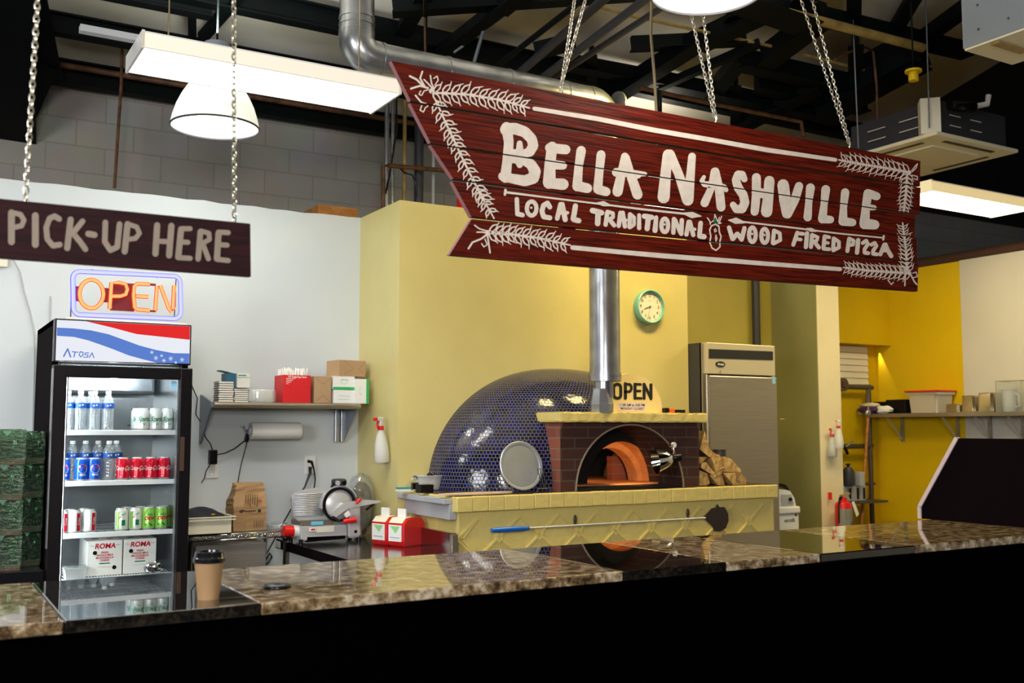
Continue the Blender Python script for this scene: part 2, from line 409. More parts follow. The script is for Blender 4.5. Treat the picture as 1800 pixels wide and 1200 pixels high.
def PR(px, py, off=0):
    d = ray(px, py); t = (4.675-off)/(d.z+.25*d.y); return CO+d*t
# ================================================================ the room
struct('floor', G().bb((-5, -5, -.1), (14, 10, 0), m_floor))
struct('wall_rear', G().bb((-5, 8.1, 0), (14, 8.3, 4.2), m_cmu))
struct('wall_left', G().bb((-5.2, -5, 0), (-5, 10, 7.5), m_dark))
struct('wall_front', G().bb((-5, -5.2, 0), (14, -5, 7.5), m_dark))
struct('wall_far_right', G().bb((14, -5, 0), (14.2, 10, 7.5), m_dark))
g = G()
pts = [(-4, 6.6, 2.945)]
x = -4
while x < 2.69:
    x += .11; pts.append((min(x, 2.69), 6.6, 2.957+random.uniform(-.006, .006)))
g.prism([(-4, 6.6, 0), (2.69, 6.6, 0)]+pts[::-1], (0, .15, 0), m_white)
struct('wall_back', g)
g = G(); g.bb((2.69, 5.94, 0), (3.38, 6.75, 2.96), m_butter); g.bb((4.62, 5.94, 0), (5.07, 6.75, 2.96), m_butter)
g.bb((3.38, 5.94, 1.50), (4.62, 6.75, 2.96), m_butter); g.bb((3.38, 5.94, 0), (4.62, 6.75, 1.04), m_butter); struct('wall_oven', g)
struct('wall_recess', G().bb((5.07, 6.6, 0), (6.6, 6.75, 2.96), m_khaki))
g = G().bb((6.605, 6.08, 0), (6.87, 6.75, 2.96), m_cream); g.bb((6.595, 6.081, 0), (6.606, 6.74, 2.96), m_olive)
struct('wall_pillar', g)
struct('wall_back_right', G().bb((6.87, 6.6, 0), (7.95, 6.75, 2.99), m_gold))
struct('trim_1', G().bb((6.87, 6.42, 2.27), (7.95, 6.6, 2.99), m_gold))
yb = PX(1692, 600, 7.95).y
struct('wall_right', G().bb((7.95, yb, 0), (8.1, 6.75, 2.99), m_gold).bb((7.945, -2, 0), (8.1, yb, 2.99), m_offwhite))
g = G().tube([(7.99, 6.75, 3.0), (7.99, -2, 3.0)], .055, m_brown, 10); struct('trim_2', g)
g = G()
g.prism([(-5, 8.3, 4.10), (8.4, 8.3, 4.10), (8.4, -5, 7.425), (-5, -5, 7.425)], (0, 0, .1), m_roof)
g.prism([(8.4, 8.3, 4.10), (14, 8.3, 4.10), (14, -5, 7.425), (8.4, -5, 7.425)], (0, 0, .1), m_dark)  # this side of the roof is coloured dark to imitate missing light
struct('ceiling', g)
# ================================================================ roof steel
def truss(name, label, chords, webs, grp='steel trusses under the roof'):
    p = PR(chords[0][0], chords[0][1], chords[0][5])
    t = thing(name, label, 'truss', p, 0, grp)
    for k, lst in (('chord', chords), ('web_member', webs)):
        for (x1, y1, x2, y2, wp, off) in lst:
            a = PR(x1, y1, off); b = PR(x2, y2, off); g = G()
            if y1 <= 6 and y1 < y2: a = a+(a-b).normalized()*1.2      # runs on out of the frame
            if y2 <= 6 and y2 < y1: b = b+(b-a).normalized()*1.2
            wd = wp*((a+b)/2-CO).length/1800
            bar(g, a, b, wd*.5, wd, m_steel_dk); bar(g, a+V((0, 0, -wd*.5)), b+V((0, 0, -wd*.5)), wd*1.1, .012, m_steel_dk)
            W(g, k, t)
    return t
def ybeam(name, label, x0, x1, Y, z, h, grp=None):
    g = G(); g.box(((x0+x1)/2, 0, 0), (x1-x0, .012, h), m_steel_dk)
    for s in (-1, 1): g.box(((x0+x1)/2, 0, s*h/2), (x1-x0, .10, .014), m_steel_dk)
    return tag(g.obj(name, loc=(0, Y, z)), label, 'beam', grp)
# eaves beam over the block wall with the rusty pipe clipped to it
pz = PY(300, 158, 7.95).z
ybeam('steel_beam', 'black steel beam along the top of the grey block wall', -4, 9, 7.95, pz, .17)
a = PY(60, 112, 7.8); g = G(); g.tube([(-2, 0, 0), (9, 0, 0)], .022, m_rust, 8)
tag(g.obj('rusty_pipe', loc=(0, 7.8, PY(300, 146, 7.8).z)), 'thin rusty orange pipe running along the steel beam over the block wall', 'pipe')
ybeam('steel_beam', 'black steel beam behind the lit tube light, above the grey block wall', -3, 9, 7.3, PY(150, 51, 7.3).z, .13)
ybeam('steel_beam', 'black steel beam crossing behind the upright silver duct', -3, 8, 6.6, PY(660, 52, 6.6).z, .15)
truss('roof_truss', 'dark green truss left, its brace behind the right chain of the pick-up board',
      [(200, -14, 372, 20, 22, .25)], [(352, 66, 417, -8, 17, .2), (338, 62, 338, 20, 12, .2), (88, 120, 60, -10, 40, .3), (0, 260, 70, 90, 45, .3), (30, 240, 20, -10, 60, .45)])
truss('roof_truss', 'dark green truss whose braces meet above the left tip of the big red sign',
      [(690, 12, 900, -2, 26, .35), (657, 48, 800, 78, 30, .3)],
      [(752, 108, 888, 2, 24, .4), (678, 98, 742, -10, 26, .3), (740, 112, 740, 76, 13, .3), (880, 10, 940, -40, 30, .4), (748, 60, 748, -10, 6, .5)])
truss('roof_truss', 'black truss between the double chain and the hanging cable over the red sign',
      [(1000, 108, 1120, 130, 24, .3), (1110, 76, 1310, 66, 22, .3), (1120, 130, 1480, 205, 24, .3)],
      [(1040, 156, 1040, 88, 17, .3), (1062, 174, 1230, 66, 30, .35), (1158, 152, 1335, 74, 13, .35), (1230, 70, 1390, -6, 34, .35),
       (1245, 168, 1302, 96, 26, .3), (1293, 215, 1293, 142, 17, .3), (1290, 225, 1440, 148, 24, .35), (940, 88, 1010, 70, 24, .3), (1262, 70, 1292, 18, 20, .3)])
truss('roof_truss', 'black truss at the right, under the grey box unit, with crossed braces',
      [(1360, 6, 1700, 88, 26, .35), (1300, 102, 1500, 148, 30, .3), (1330, 145, 1520, 185, 26, .3)],
      [(1501, 30, 1501, -10, 22, .3), (1504, 112, 1504, 68, 22, .3), (1572, 48, 1606, -10, 22, .3), (1618, 68, 1700, 8, 22, .3),
       (1345, 100, 1450, 20, 36, .35), (1420, 20, 1350, -6, 60, .4), (1520, 135, 1620, 80, 60, .35), (1440, 190, 1560, 120, 50, .35)])
g = G()
g.tube([PR(1383, 22, .5)-V((0, 0, 0)), PR(1622, 84, .5)], .035, m_brass, 10)
p0 = PR(1383, 22, .5)
for v in g.bm.verts: v.co -= p0
tag(g.obj('brass_pipe', loc=p0), 'thick brass-coloured pipe under the truss by the grey box unit', 'pipe')
def pipe(name, label, pts, r, m, seg=8, cat='pipe', grp=None):
    p0 = V(pts[0]); g = G().tube([V(p)-p0 for p in pts], r, m, seg); return tag(g.obj(name, loc=p0), label, cat, grp)
pipe('gas_pipe', 'thin brass pipe running from behind the top lamp to the yellow siren', [PY(860, -40, 5.6), PY(1110, 28, 5.6), PY(1350, 80, 5.6), PY(1570, 136, 5.6)], .012, m_brass)
pipe('gas_pipe', 'rusty orange pipe just above the middle of the big red sign', [PY(1125, 154, 6.2), PY(1250, 182, 6.2), PY(1408, 214, 6.2), PY(1412, 240, 6.2)], .018, m_rust)
pipe('bent_pipe', 'thin brown pipe bent over and dropping behind the red sign, left of the grille unit', [PY(1468, 105, 5.4), PY(1500, 88, 5.4), PY(1522, 83, 5.4), PY(1535, 90, 5.4), PY(1541, 150, 5.4), PY(1544, 262, 5.4)], .010, m_rust)
pipe('threaded_rod', 'thin steel rod hanging left of the cassette air conditioner', [V((PY(1502, 170, 5.1).x, 5.1, 4.88)), PY(1509, 260, 5.1)], .005, m_greymetal)
pipe('threaded_rod', 'thin steel rod hanging in front of the cassette air conditioner', [V((PY(1632, 122, 4.8).x, 4.8, 4.95)), PY(1634, 225, 4.8)], .005, m_greymetal)
for i, (a_, b_, wd) in enumerate((((868, 168), (1060, 0), .030), ((895, 182), (1130, 2), .028), ((925, 168), (1165, 12), .022), ((820, 158), (1010, 10), .02))):
    p = PY(a_[0], a_[1], 6.3); q = p+V((0, -3.4, 0)); q = PX(b_[0], b_[1], p.x); q = q+(q-p)*.9; q.z = min(q.z, 6.05-.25*q.y)
    pipe('conduit', ['grey conduit nearest the left double chain, rising from behind the sign', 'second grey conduit, passing under the top lamp',
                     'thin grey conduit nearest the hanging cable behind the top lamp', 'leftmost grey conduit of the bundle rising behind the sign'][i], [p, q], wd, m_steel_dk if i == 3 else m_darkgrey, 10, 'conduit', 'conduits rising behind the sign')
pipe('strap', 'pale hanging strap dropping behind the top left of the big red sign', [PY(852, 22, 6.0), PY(852, 45, 6.0), PY(828, 128, 6.0)], .012, m_greymetal, 6, 'strap')
pipe('thin_rod', 'thin pale rod slanting along the dark green brace', [PY(798, 92, 6.2), PY(925, 0, 6.2)], .010, m_greymetal, 6, 'rod')
pipe('hanger_wire', 'thin dark wire dropping behind the pointed left end of the sign', [PY(746, -10, 5.9), PY(748, 118, 5.9)], .008, m_rust, 6, 'wire')
# electric conduits and pipes standing behind the corner of the yellow wall
for px, r_, m_, y0, lb in ((681, .020, m_galv, 150, 'first upright conduit behind the yellow wall corner, brightest'),
                       (691, .016, m_galv, 160, 'second upright conduit behind the yellow wall corner'),
                       (712, .016, m_brass, 160, 'greenish upright conduit behind the yellow wall corner'),
                       (737, .038, m_greyp, 200, 'fat grey upright pipe behind the yellow wall corner'),
                       (762, .014, m_greyp, 250, 'thin upright pipe left of the red tank')):
    a = PY(px, 345, 7.4); a.z = 0.0; b = PY(px, y0, 7.4)
    a.x = b.x
    pipe('upright_pipe', lb, [a, b], r_, m_ if px != 737 else m_darkgrey, 10, 'pipe', 'upright pipes behind the wall')
pipe('black_cable', 'black cable hanging between the upright conduits', [PY(697, 150, 7.3), PY(697, 230, 7.3), PY(692, 262, 7.3), PY(686, 300, 7.3), PY(678, 340, 7.3)], .008, m_black, 6, 'cable')
pipe('black_cable', 'black cable looping beside the fat grey pipe', [PY(698, 290, 7.3), PY(710, 303, 7.3), PY(725, 308, 7.3), PY(731, 325, 7.3), PY(733, 345, 7.3)], .006, m_black, 6, 'cable')
g = G(); p0 = PY(674, 345, 7.2)
g.tube([V((0, 0, -p0.z)), PY(674, 292, 7.2)-p0, PY(684, 291, 7.2)-p0, PY(800, 301, 7.2)-p0], .018, m_rust, 8)
tag(g.obj('pipe_rail', loc=p0), 'dark brown pipe rail turning level behind the upright conduits', 'pipe')
p0 = PY(790, 360, 6.9); p0.z = 2.96
g = G(); g.lathe([(.0, 0), (.11, 0), (.115, .02), (.115, .20), (.10, .25), (.05, .28), (0, .285)], m_red, 24)
t = thing('red_tank', 'dark red tank half hidden behind the left end of the big sign', 'tank', (p0.x-.02, 6.5, 2.96))
g.obj('tank_body', t); G().cyl((0, 0, .285), (0, 0, .33), .018, m_galv).obj('valve', t)
p0 = PY(655, 360, 6.9)
tag(G().box((0, 0, .06), (.30, .3, .12), m_orangewood).obj('wooden_beam_end', loc=(2.62, 7.0, 2.96)), 'orange-brown timber end behind the top of the white wall corner', 'beam')
pipe('hanging_rod', 'thin rusty rod hanging down in front of the grey block wall, left', [PY(215, 72, 7.6), PY(213, 150, 7.6), PY(201, 330, 7.6)], .012, m_rust, 6, 'rod')
# ---------------------------------------------------------------- silver duct
D = 5.3
xa = PY(627, 60, D).x; xb = PY(1063, 600, D).x; zd = PY(700, 112, D).z
t = thing('ventilation_duct', 'round silver duct coming down, turning and running behind the red sign', 'duct', (xa, D, zd))
g = G(); g.cyl((0, 0, .12), (0, 0, 1.6), .098, m_galv, seg=28)
for z_ in (.13, .17, .21, .62): g.cyl((0, 0, z_), (0, 0, z_+.012), .103, m_galv, seg=28)
g.obj('upright_duct', t)
pts = [(0, 0, .13)]+[(.10-.10*cos(R(a)), 0, .10-.10*sin(R(a))) for a in range(0, 91, 18)]+[(.13, 0, 0)]
g = G(); g.tube(pts, .102, m_galv, 26)
g.obj('elbow', t)
g = G(); g.cyl((.12, 0, 0), (xb-xa-.1, 0, 0), .096, m_galv, seg=28)
for k in range(5): g.cyl((.14+k*.42, 0, 0), (.155+k*.42, 0, 0), .101, m_galv, seg=28)
pts = [(xb-xa-.13, 0, 0)]+[(xb-xa-.10+.10*sin(R(a)), 0, -.10+.10*cos(R(a))) for a in range(0, 91, 18)]+[(xb-xa, 0, -.14)]
g.tube(pts, .1, m_galv, 24); g.obj('level_duct', t)
# ================================================================ lights that show
def tube_light(label, x0, x1, md, y0=4.6, y1=4.98, z=3.172, chains=True):
    t = thing('tube_light', label, 'ceiling light', (x0, y0, z), 0, 'long ceiling tube lights')
    Lx = x1-x0; Ly = y1-y0
    G().bb((.012, .012, 0), (Lx-.012, Ly-.012, .03), md).obj('diffuser', t)
    g = G(); g.bb((0, 0, .03), (Lx, Ly, .075), m_whitep); g.bb((0, -.004, .0), (Lx, .011, .066), m_framelit if md is m_tube else m_framewarm)
    g.bb((0, Ly-.011, 0), (Lx, Ly, .066), m_whitep)
    g.obj('housing', t)
    for xx in (0, Lx-.008): G().bb((xx-.002, -.004, -.004), (xx+.01, Ly+.002, .078), m_whitep).obj('end_plate', t)
    if chains:
        for xx in (.15, Lx-.15): G().cyl((xx, Ly/2, .07), (xx, Ly/2, 1.3), .004, m_chain_dk, seg=6).obj('hanger', t)
    return t
m_framelit = mat('translucent_frame', (.75, .70, .6), .5, emit=(.80, .72, .58), es=.55)
m_framewarm = mat('translucent_frame_warm', (.75, .65, .4), .5, emit=(1, .75, .35), es=.6)
xl = PY(250, 68, 4.6).x; xr = PY(705, 146, 4.6).x
tube_light('long lit tube light left of the big red sign, white glow', xl, xr, m_tube)
xr2 = PY(1740, 362, 4.98).x
tube_light('lit tube light at the right edge, yellow glow, behind the sign end', xr2-1.22, xr2, m_tubewarm, chains=False)
g = G(); g.box((.24, 0, 0), (.62, .045, .03), m_greyp); p = PY(172, 52, 4.75)
tag(g.obj('metal_channel', loc=(p.x, 4.79, PY(172, 56, 4.79).z)), 'short pale metal channel sticking out left of the long tube light', 'channel')
# high-bay lamps: ribbed clear bowls
m_shade = bpy.data.materials.new('ribbed_acrylic'); m_shade.use_nodes = True
nt = m_shade.node_tree; b = nt.nodes['Principled BSDF']; b.inputs['Base Color'].default_value = (.8, .82, .78, 1); b.inputs['Roughness'].default_value = .3
tc = nt.nodes.new('ShaderNodeTexCoord'); gr = nt.nodes.new('ShaderNodeTexNoise'); gr.inputs['Scale'].default_value = 1.0; gr.inputs['Detail'].default_value = 2
mp = nt.nodes.new('ShaderNodeMapping'); mp.inputs['Scale'].default_value = (150, 150, 2)
nt.links.new(tc.outputs['Object'], mp.inputs['Vector']); nt.links.new(mp.outputs['Vector'], gr.inputs['Vector'])
sp = nt.nodes.new('ShaderNodeSeparateXYZ'); nt.links.new(tc.outputs['Object'], sp.inputs[0])
mr = nt.nodes.new('ShaderNodeMapRange'); mr.inputs['From Min'].default_value = 0; mr.inputs['From Max'].default_value = .22
mr.inputs['To Min'].default_value = .50; mr.inputs['To Max'].default_value = 1.0; nt.links.new(sp.outputs['Z'], mr.inputs['Value'])
ml = nt.nodes.new('ShaderNodeMath'); ml.operation = 'MULTIPLY_ADD'; ml.inputs[1].default_value = .25; nt.links.new(gr.outputs['Fac'], ml.inputs[0]); nt.links.new(mr.outputs['Result'], ml.inputs[2])
b.inputs['Emission Color'].default_value = (.96, 1, .86, 1); nt.links.new(ml.outputs[0], b.inputs['Emission Strength'])
m_bulb = emis('bulb_glow', (1, .97, .9), 6)
m_shade2 = m_shade.copy(); m_shade2.name = 'ribbed_acrylic_warm'; m_shade2.node_tree.nodes['Principled BSDF'].inputs['Emission Color'].default_value = (1, .93, .86, 1)
def up_light(name, loc, pw, colr):
    # the light a clear ribbed bowl throws up at the roof
    l = bpy.data.lights.new(name, 'SPOT'); l.energy = pw; l.color = colr; l.spot_size = R(152); l.spot_blend = .35; l.shadow_soft_size = .12
    o = bpy.data.objects.new(name, l); col.objects.link(o); o.location = loc; o.rotation_euler = (pi, 0, 0); return o
def high_bay(label, loc, r, ms, pw, colr, upk=9):
    t = thing('high_bay_lamp', label, 'pendant lamp', loc, 0, 'ribbed dome lamps')
    h = r*1.18
    prof = [(r*1.0, 0), (r*.995, .02), (r*.96, h*.2), (r*.88, h*.42), (r*.77, h*.62), (r*.64, h*.8), (r*.48, h*.94), (r*.34, h)]
    g = G(); g.lathe(prof, ms, 48, cap=False); o = g.obj('lamp_shade', t)
    for f in []: pass
    G().tube([(r*cos(2*pi*k/48), r*sin(2*pi*k/48), 0) for k in range(48)], .006, m_darkgrey, 6, True).obj('rim', t)
    G().cyl((0, 0, h-.01), (0, 0, h+.2), r*.36, m_greymetal, r*.3, 24).obj('ballast_housing', t)
    G().cyl((0, 0, h+.2), (0, 0, h+1.2), .006, m_steel_dk, seg=8).obj('stem', t)
    G().sph((0, 0, h*.6), r*.20, m_bulb, 16, (1, 1, 1.5)).obj('bulb', t)
    point('lamp_glow', V(loc)+V((0, 0, -.02)), pw, colr, r*.5)
    up_light('lamp_uplight', V(loc)+V((0, 0, h+.26)), pw*upk, colr)
    return t
p = PY(378, 224, 5.75)
high_bay('glowing ribbed dome lamp under the tube light, left', (p.x, 5.75, p.z), .243, m_shade, 14, (.95, 1, .9))
p = PY(1243, 0, 2.75)
high_bay('glowing ribbed dome lamp cut off by the top edge, over the sign', (p.x, 2.75, p.z+.03), .205, m_shade2, 12, (1, .9, .78), 4)
p = PY(1156, 368, 6.85)
high_bay('unseen ribbed dome lamp added behind the middle of the red sign to light the roof', (p.x, 6.85, p.z), .243, m_shade2, 10, (1, .90, .72), 3)  # lamp added out of sight so the roof panels above it are lit
up_light('added_uplight_left', (-1.0, 5.6, 3.7), 330, (1, .98, .92))  # added spot without a lamp, brightens the block wall from off frame
up_light('added_uplight_middle', (4.4, 4.4, 4.2), 170, (1, .93, .80))  # added spot without a lamp, brightens the roof panels
ls = bpy.data.lights.new('added_wall_spot', 'SPOT'); ls.energy = 14; ls.color = (1, .84, .55); ls.spot_size = R(30); ls.spot_blend = .25; ls.shadow_soft_size = .01
lo_ = bpy.data.objects.new('added_wall_spot', ls); col.objects.link(lo_); lo_.location = (7.93, 6.57, 2.255); lo_.rotation_euler = V((.035, -.22, -.95)).to_track_quat('-Z', 'Y').to_euler()  # added spot with no known fixture, makes the bright wedge on the wall
# ================================================================ air units
p = PY(1647, 236, 4.75); xx = PY(1791, 269, 4.75).x
t = thing('cassette_air_conditioner', 'ceiling air conditioner with dark grey body and yellowish slotted panel', 'air conditioner', (p.x, 4.75, p.z))
Lx = xx-p.x
g = G(); g.box((Lx/2, .45, .015), (Lx, .9, .03), m_enamel, bev=.01)
g.box((Lx/2, .45, -.004), (Lx*.56, .5, .012), m_enamel, bev=.004); g.obj('panel', t)
for (cx, cy, sx_, sy_) in ((Lx/2, .09, Lx*.6, .035), (Lx/2, .81, Lx*.6, .035), (.10, .45, .035, .5), (Lx-.10, .45, .035, .5)):
    G().box((cx, cy, -.001), (sx_, sy_, .006), m_darkgrey).obj('air_slot', t)
g = G(); g.box((Lx/2+.02, .47, .165), (Lx*.82, .82, .26), m_darkgrey)
g.box((.08+.0, .12, .165), (.14, .14, .27), m_enamel, rot=MX.Rotation(R(45), 3, 'Z'))
for (a_, z_) in ((.30, .12), (.30, .2), (.55, .12), (.55, .2)): g.box((a_, .058, z_), (.13, .004, .006), m_enamel)
for (a_, z_) in ((.30, .12), (.30, .2), (.6, .12), (.6, .2)): g.box((.072, a_, z_), (.004, .17, .006), m_enamel)
g.obj('body', t)
g = G(); pe = PY(1700, 180, 4.7)-t.location
g.tube([(Lx*.45, .1, .29), (Lx*.5, .05, .30), (Lx*.62, 0, .33), (Lx*.64, 0, .40)], .022, m_whitep, 8); g.obj('drain_pipe', t)
g = G().tube([(Lx*.2, .03, .26), (Lx*.45, 0, .28)], .04, m_black, 8); g.obj('insulated_pipe', t)
p = PX(1693, 86, 5.07)
t = thing('box_unit', 'grey sheet-metal box unit with cream underside at top right corner', 'ventilation unit', (5.07, p.y, p.z))
g = G(); g.bb((0, -1.3, 0), (.45, 0, .7), m_greymetal)
for k in range(5):
    for j in range(3): g.cyl((-.003, -.1-k*.18, .08+j*.14), (.0, -.1-k*.18, .08+j*.14), .007, m_darkgrey, seg=8)
g.obj('casing', t)
G().bb((.006, -1.28, -.012), (.444, -.006, .0), m_enamel).obj('bottom_panel', t)
g = G(); g.bb((.03, -.20, -.022), (.30, -.15, -.010), m_brass); g.tube([(.28, -.2, -.02), (.32, -.24, -.05), (.30, -.30, -.02)], .008, m_rust, 6); g.obj('bracket', t)
t = thing('fire_siren', 'yellow round sounder hanging from the roof above the cassette unit', 'sounder', PY(1606, 142, 4.5))
g = G(); g.cyl((0, 0, 0), (0, 0, .08), .045, m_gold2 if 'm_gold2' in globals() else m_gold, seg=16); g.obj('body', t)
G().cyl((0, 0, .08), (0, 0, .10), .075, m_gold, seg=20).obj('flange', t)
G().cyl((0, 0, .10), (0, 0, .75), .008, m_steel_dk, seg=8).obj('stem', t)
t.scale = (.75, .75, .75)
# ================================================================ chains
def chain(label, a, b, pitch=.0165, r=.0021, m=m_chain, two=None, grp='chains holding the signs'):
    a = V(a); b = V(b); b = b+(b-a)*((4.9-b.z)/(b.z-a.z)); d = b-a; n = int(d.length/pitch); q = d.to_track_quat('Z', 'Y').to_matrix()
    g = G()
    for k in range(n):
        c = d*((k+.5)/n); ro = q @ MX.Rotation(R(90*(k % 2)+20), 3, 'Z')
        pts = []
        for j in range(8):
            an = 2*pi*j/8; pts.append(c+ro @ V((.0062*cos(an), 0, pitch*.68*sin(an))))
        g.tube(pts, r, m, 5, True)
    # hook at the lower end
    g.tube([V((0, 0, -.028)), V((.008, 0, -.012)), V((.002, 0, .004))], .003, m, 5)
    return tag(g.obj('chain', loc=a), label, 'chain', grp)
# ================================================================ the big red sign
SY = 3.05
root_p = PY(1150, 330, SY)
sign = thing('wooden_sign', 'long dark red plank sign with ivory lettering and wheat border, arrow-notched left end', 'sign', (root_p.x, SY, root_p.z))
def S2(x, y, dy=0): p = PY(x, y, SY); p.y += dy; return p
planks = [[(688, 107), (1618, 283), (1617, 327), (1330, 281), (980, 220), (722, 177)],
          [(721, 181), (980, 224.5), (1330, 285), (1618, 330), (1617, 376), (1330, 335), (980, 282), (757, 251)],
          [(757, 254.5), (980, 286), (1330, 338), (1609, 378), (1607, 416), (1330, 382), (1000, 340), (797, 314)],
          [(795, 318.5), (1000, 343.5), (1330, 385), (1611, 417), (1612, 460), (1330, 430), (1000, 399), (829, 381)],
          [(829, 385), (1000, 402), (1330, 434), (1614, 462), (1613, 512), (1330, 492), (1000, 466), (790, 448)]]
for k, pl in enumerate(planks):
    g = G(); ps = [S2(x, y) for x, y in pl]
    if k == 2: ps = [p.copy() for p in ps]
    g.prism(ps, (0, .022, 0), m_signwood, [m_brown]*(len(ps)-1)+[m_signend])  # pale left edge imitates light, brown sides imitate shade in the seams
    W(g, 'plank', sign, fixn=True)
for x in (1005, 1240, 1530):
    g = G(); a = S2(x, 175+.18*(x-850)); b = S2(x, 452+.07*(x-850))
    g.bb((a.x-.03, SY+.023, b.z+.015), (a.x+.03, SY+.05, a.z-.05), m_signwood); W(g, 'batten', sign)
paintfn = lambda x, y: S2(x, y, -.0015)
fat = 1.13
g = G(); st = lambda p, w_, m=m_signpaint: g.stroke(p, [q*fat for q in w_] if isinstance(w_, (list, tuple)) else w_*fat, m, paintfn)
def cut_seams(g):      # the paint breaks where one plank ends and the next begins
    for xa_, ya_, xb2, yb2 in ((722, 179.2, 1618, 328.5), (757, 252.8, 1613, 377.2), (797, 315.8, 1609, 416.8), (829, 383, 1613, 461)):
        pl_ = []
        for s in (-1.2, 1.2):
            p, q_ = S2(xa_, ya_+s), S2(xb2, yb2+s*.75); n_ = (q_-p).cross(V((0, 1, 0))).normalized(); pl_.append((p, n_))
            bmesh.ops.bisect_plane(g.bm, geom=g.bm.verts[:]+g.bm.edges[:]+g.bm.faces[:], plane_co=p, plane_no=n_, dist=1e-6)
        for f in list(g.bm.faces):
            c = f.calc_center_median()
            if (c-pl_[0][0]).dot(pl_[0][1])*(c-pl_[1][0]).dot(pl_[1][1]) < 0: g.bm.faces.remove(f)
W0 = W
def W(g, name, root, **k):
    if root is sign and name.startswith('painted'): cut_seams(g)
    return W0(g, name, root, **k)
# BELLA
st([(890, 224), (894, 250), (891, 285), (888, 312)], [17, 15, 15, 17])
st([(889, 228), (904, 226), (922, 232), (934, 244), (937, 256), (931, 267), (918, 271), (894, 268)], [19, 18, 17, 16, 16, 15, 12, 12])
st([(895, 281), (918, 281), (933, 289), (940, 301), (937, 313), (922, 318), (900, 314), (883, 310)], [10, 13, 16, 18, 18, 17, 15, 14])
st([(913, 270), (913, 252)], [13, 9]); st([(911, 279), (913, 290)], [16, 10])
st([(970, 258), (966, 290), (965, 321)], [16, 17, 20]); st([(966, 260), (994, 263)], [15, 15]); st([(966, 289), (989, 291)], [15, 13])
st([(966, 322), (989, 324)], [16, 18])
st([(1021, 265), (1017, 290), (1014, 328)], [15, 13, 15]); st([(1015, 327), (1032, 331)], [16, 15])
st([(1056, 272), (1053, 300), (1050, 333)], [14, 13, 14]); st([(1051, 333), (1065, 337)], [15, 14])
st([(1098, 275), (1094, 295), (1085, 337)], [12, 13, 16]); st([(1099, 277), (1107, 305), (1120, 342)], [13, 14, 16])
st([(1083, 303), (1105, 304), (1133, 306)], [14, 12, 7]); st([(1112, 309), (1122, 309)], [12, 8])
W(g, 'painted_word', sign); g = G()
# NASHVILLE
st([(1174, 272), (1170, 300), (1166, 347)], [17, 16, 19]); st([(1177, 271), (1192, 305), (1208, 352)], [15, 14, 17]); st([(1216, 275), (1214, 300), (1209, 352)], [12, 13, 17])
st([(1255, 301), (1250, 330), (1238, 357)], [11, 11, 13]); st([(1257, 301), (1264, 335), (1267, 364)], [12, 14, 14])
st([(1237, 311), (1233, 318), (1238, 324), (1255, 325), (1272, 329), (1276, 334)], [6, 7, 9, 11, 9, 7])
st([(1308, 315), (1304, 307), (1297, 307), (1293, 317), (1297, 330), (1306, 343), (1309, 356), (1304, 367), (1294, 368), (1288, 360)], [10, 12, 13, 13, 14, 14, 14, 14, 12, 10])
st([(1329, 312), (1329, 340), (1326, 372)], [14, 14, 13]); st([(1352, 318), (1350, 345), (1347, 372)], [16, 16, 18]); st([(1329, 338), (1351, 342)], [15, 15])
st([(1376, 325), (1379, 350), (1382, 376)], [18, 18, 14]); st([(1404, 327), (1397, 350), (1384, 377)], [13, 14, 13])
st([(1424, 330), (1421, 355), (1419, 382)], [14, 11, 13]); st([(1451, 333), (1448, 360), (1445, 385)], [14, 11, 14]); st([(1445, 385), (1459, 386)], [13, 12])
st([(1485, 338), (1482, 365), (1481, 389)], [13, 11, 14]); st([(1482, 389), (1498, 391)], [14, 12])
st([(1525, 340), (1521, 368), (1519, 394)], [14, 13, 16]); st([(1526, 340), (1540, 345)], [13, 13]); st([(1521, 364), (1536, 365)], [11, 8]); st([(1520, 393), (1537, 395)], [17, 15])
W(g, 'painted_word', sign); g = G()
fat = 1.03
# the small line
def O(cx, cy, rx, ry, w_, dot=True):
    st([(cx+rx*cos(2*pi*k/14), cy+ry*sin(2*pi*k/14)) for k in range(15)], w_)
    if dot: st([(cx-.5, cy-1.5)], 4.2)
st([(908, 350), (909, 376)], 7.5); st([(909, 376), (918, 378)], 8); O(934, 366.5, 8.5, 12.5, 7.2)
st([(966, 364), (962, 357), (955, 361), (952, 371), (955, 381), (966, 383)], 8.5)
st([(985, 359), (979, 384)], 8); st([(988, 359), (993, 386)], [8, 9]); st([(981, 374), (997, 374)], 6)
st([(1011, 362), (1007, 385)], 9); st([(1008, 386), (1017, 388)], 9)
W(g, 'painted_word', sign); g = G()
st([(1041, 370), (1057, 374)], 9.5); st([(1051, 373), (1050, 393)], 9.5)
st([(1067, 373), (1064, 395)], 7.5); st([(1067, 372), (1077, 375), (1077, 382), (1069, 386)], 6.5); st([(1071, 386), (1079, 396)], 7.5)
st([(1090, 374), (1087, 397)], 7.5); st([(1094, 374), (1098, 398)], 7.5); st([(1089, 386), (1100, 387)], 5.5)
st([(1107, 377), (1106, 399)], 7.5); st([(1107, 376), (1114, 382), (1114, 395), (1107, 400)], 6)
st([(1123, 378), (1123, 401)], [6.5, 7.5]); st([(1132, 380), (1145, 382)], 9); st([(1139, 383), (1137, 402)], 9); st([(1153, 382), (1151, 405)], [7, 9])
O(1168, 396, 6, 12, 7.2)
st([(1184, 385), (1183, 409)], 7.5); st([(1186, 386), (1196, 410)], 7); st([(1198, 387), (1197, 411)], 7.5)
st([(1210, 390), (1206, 412)], 7.5); st([(1212, 390), (1218, 413)], 7.5); st([(1208, 402), (1221, 403)], 5.5)
st([(1231, 392), (1229, 415)], 8); st([(1230, 415), (1237, 416)], 9)
W(g, 'painted_word', sign); g = G()
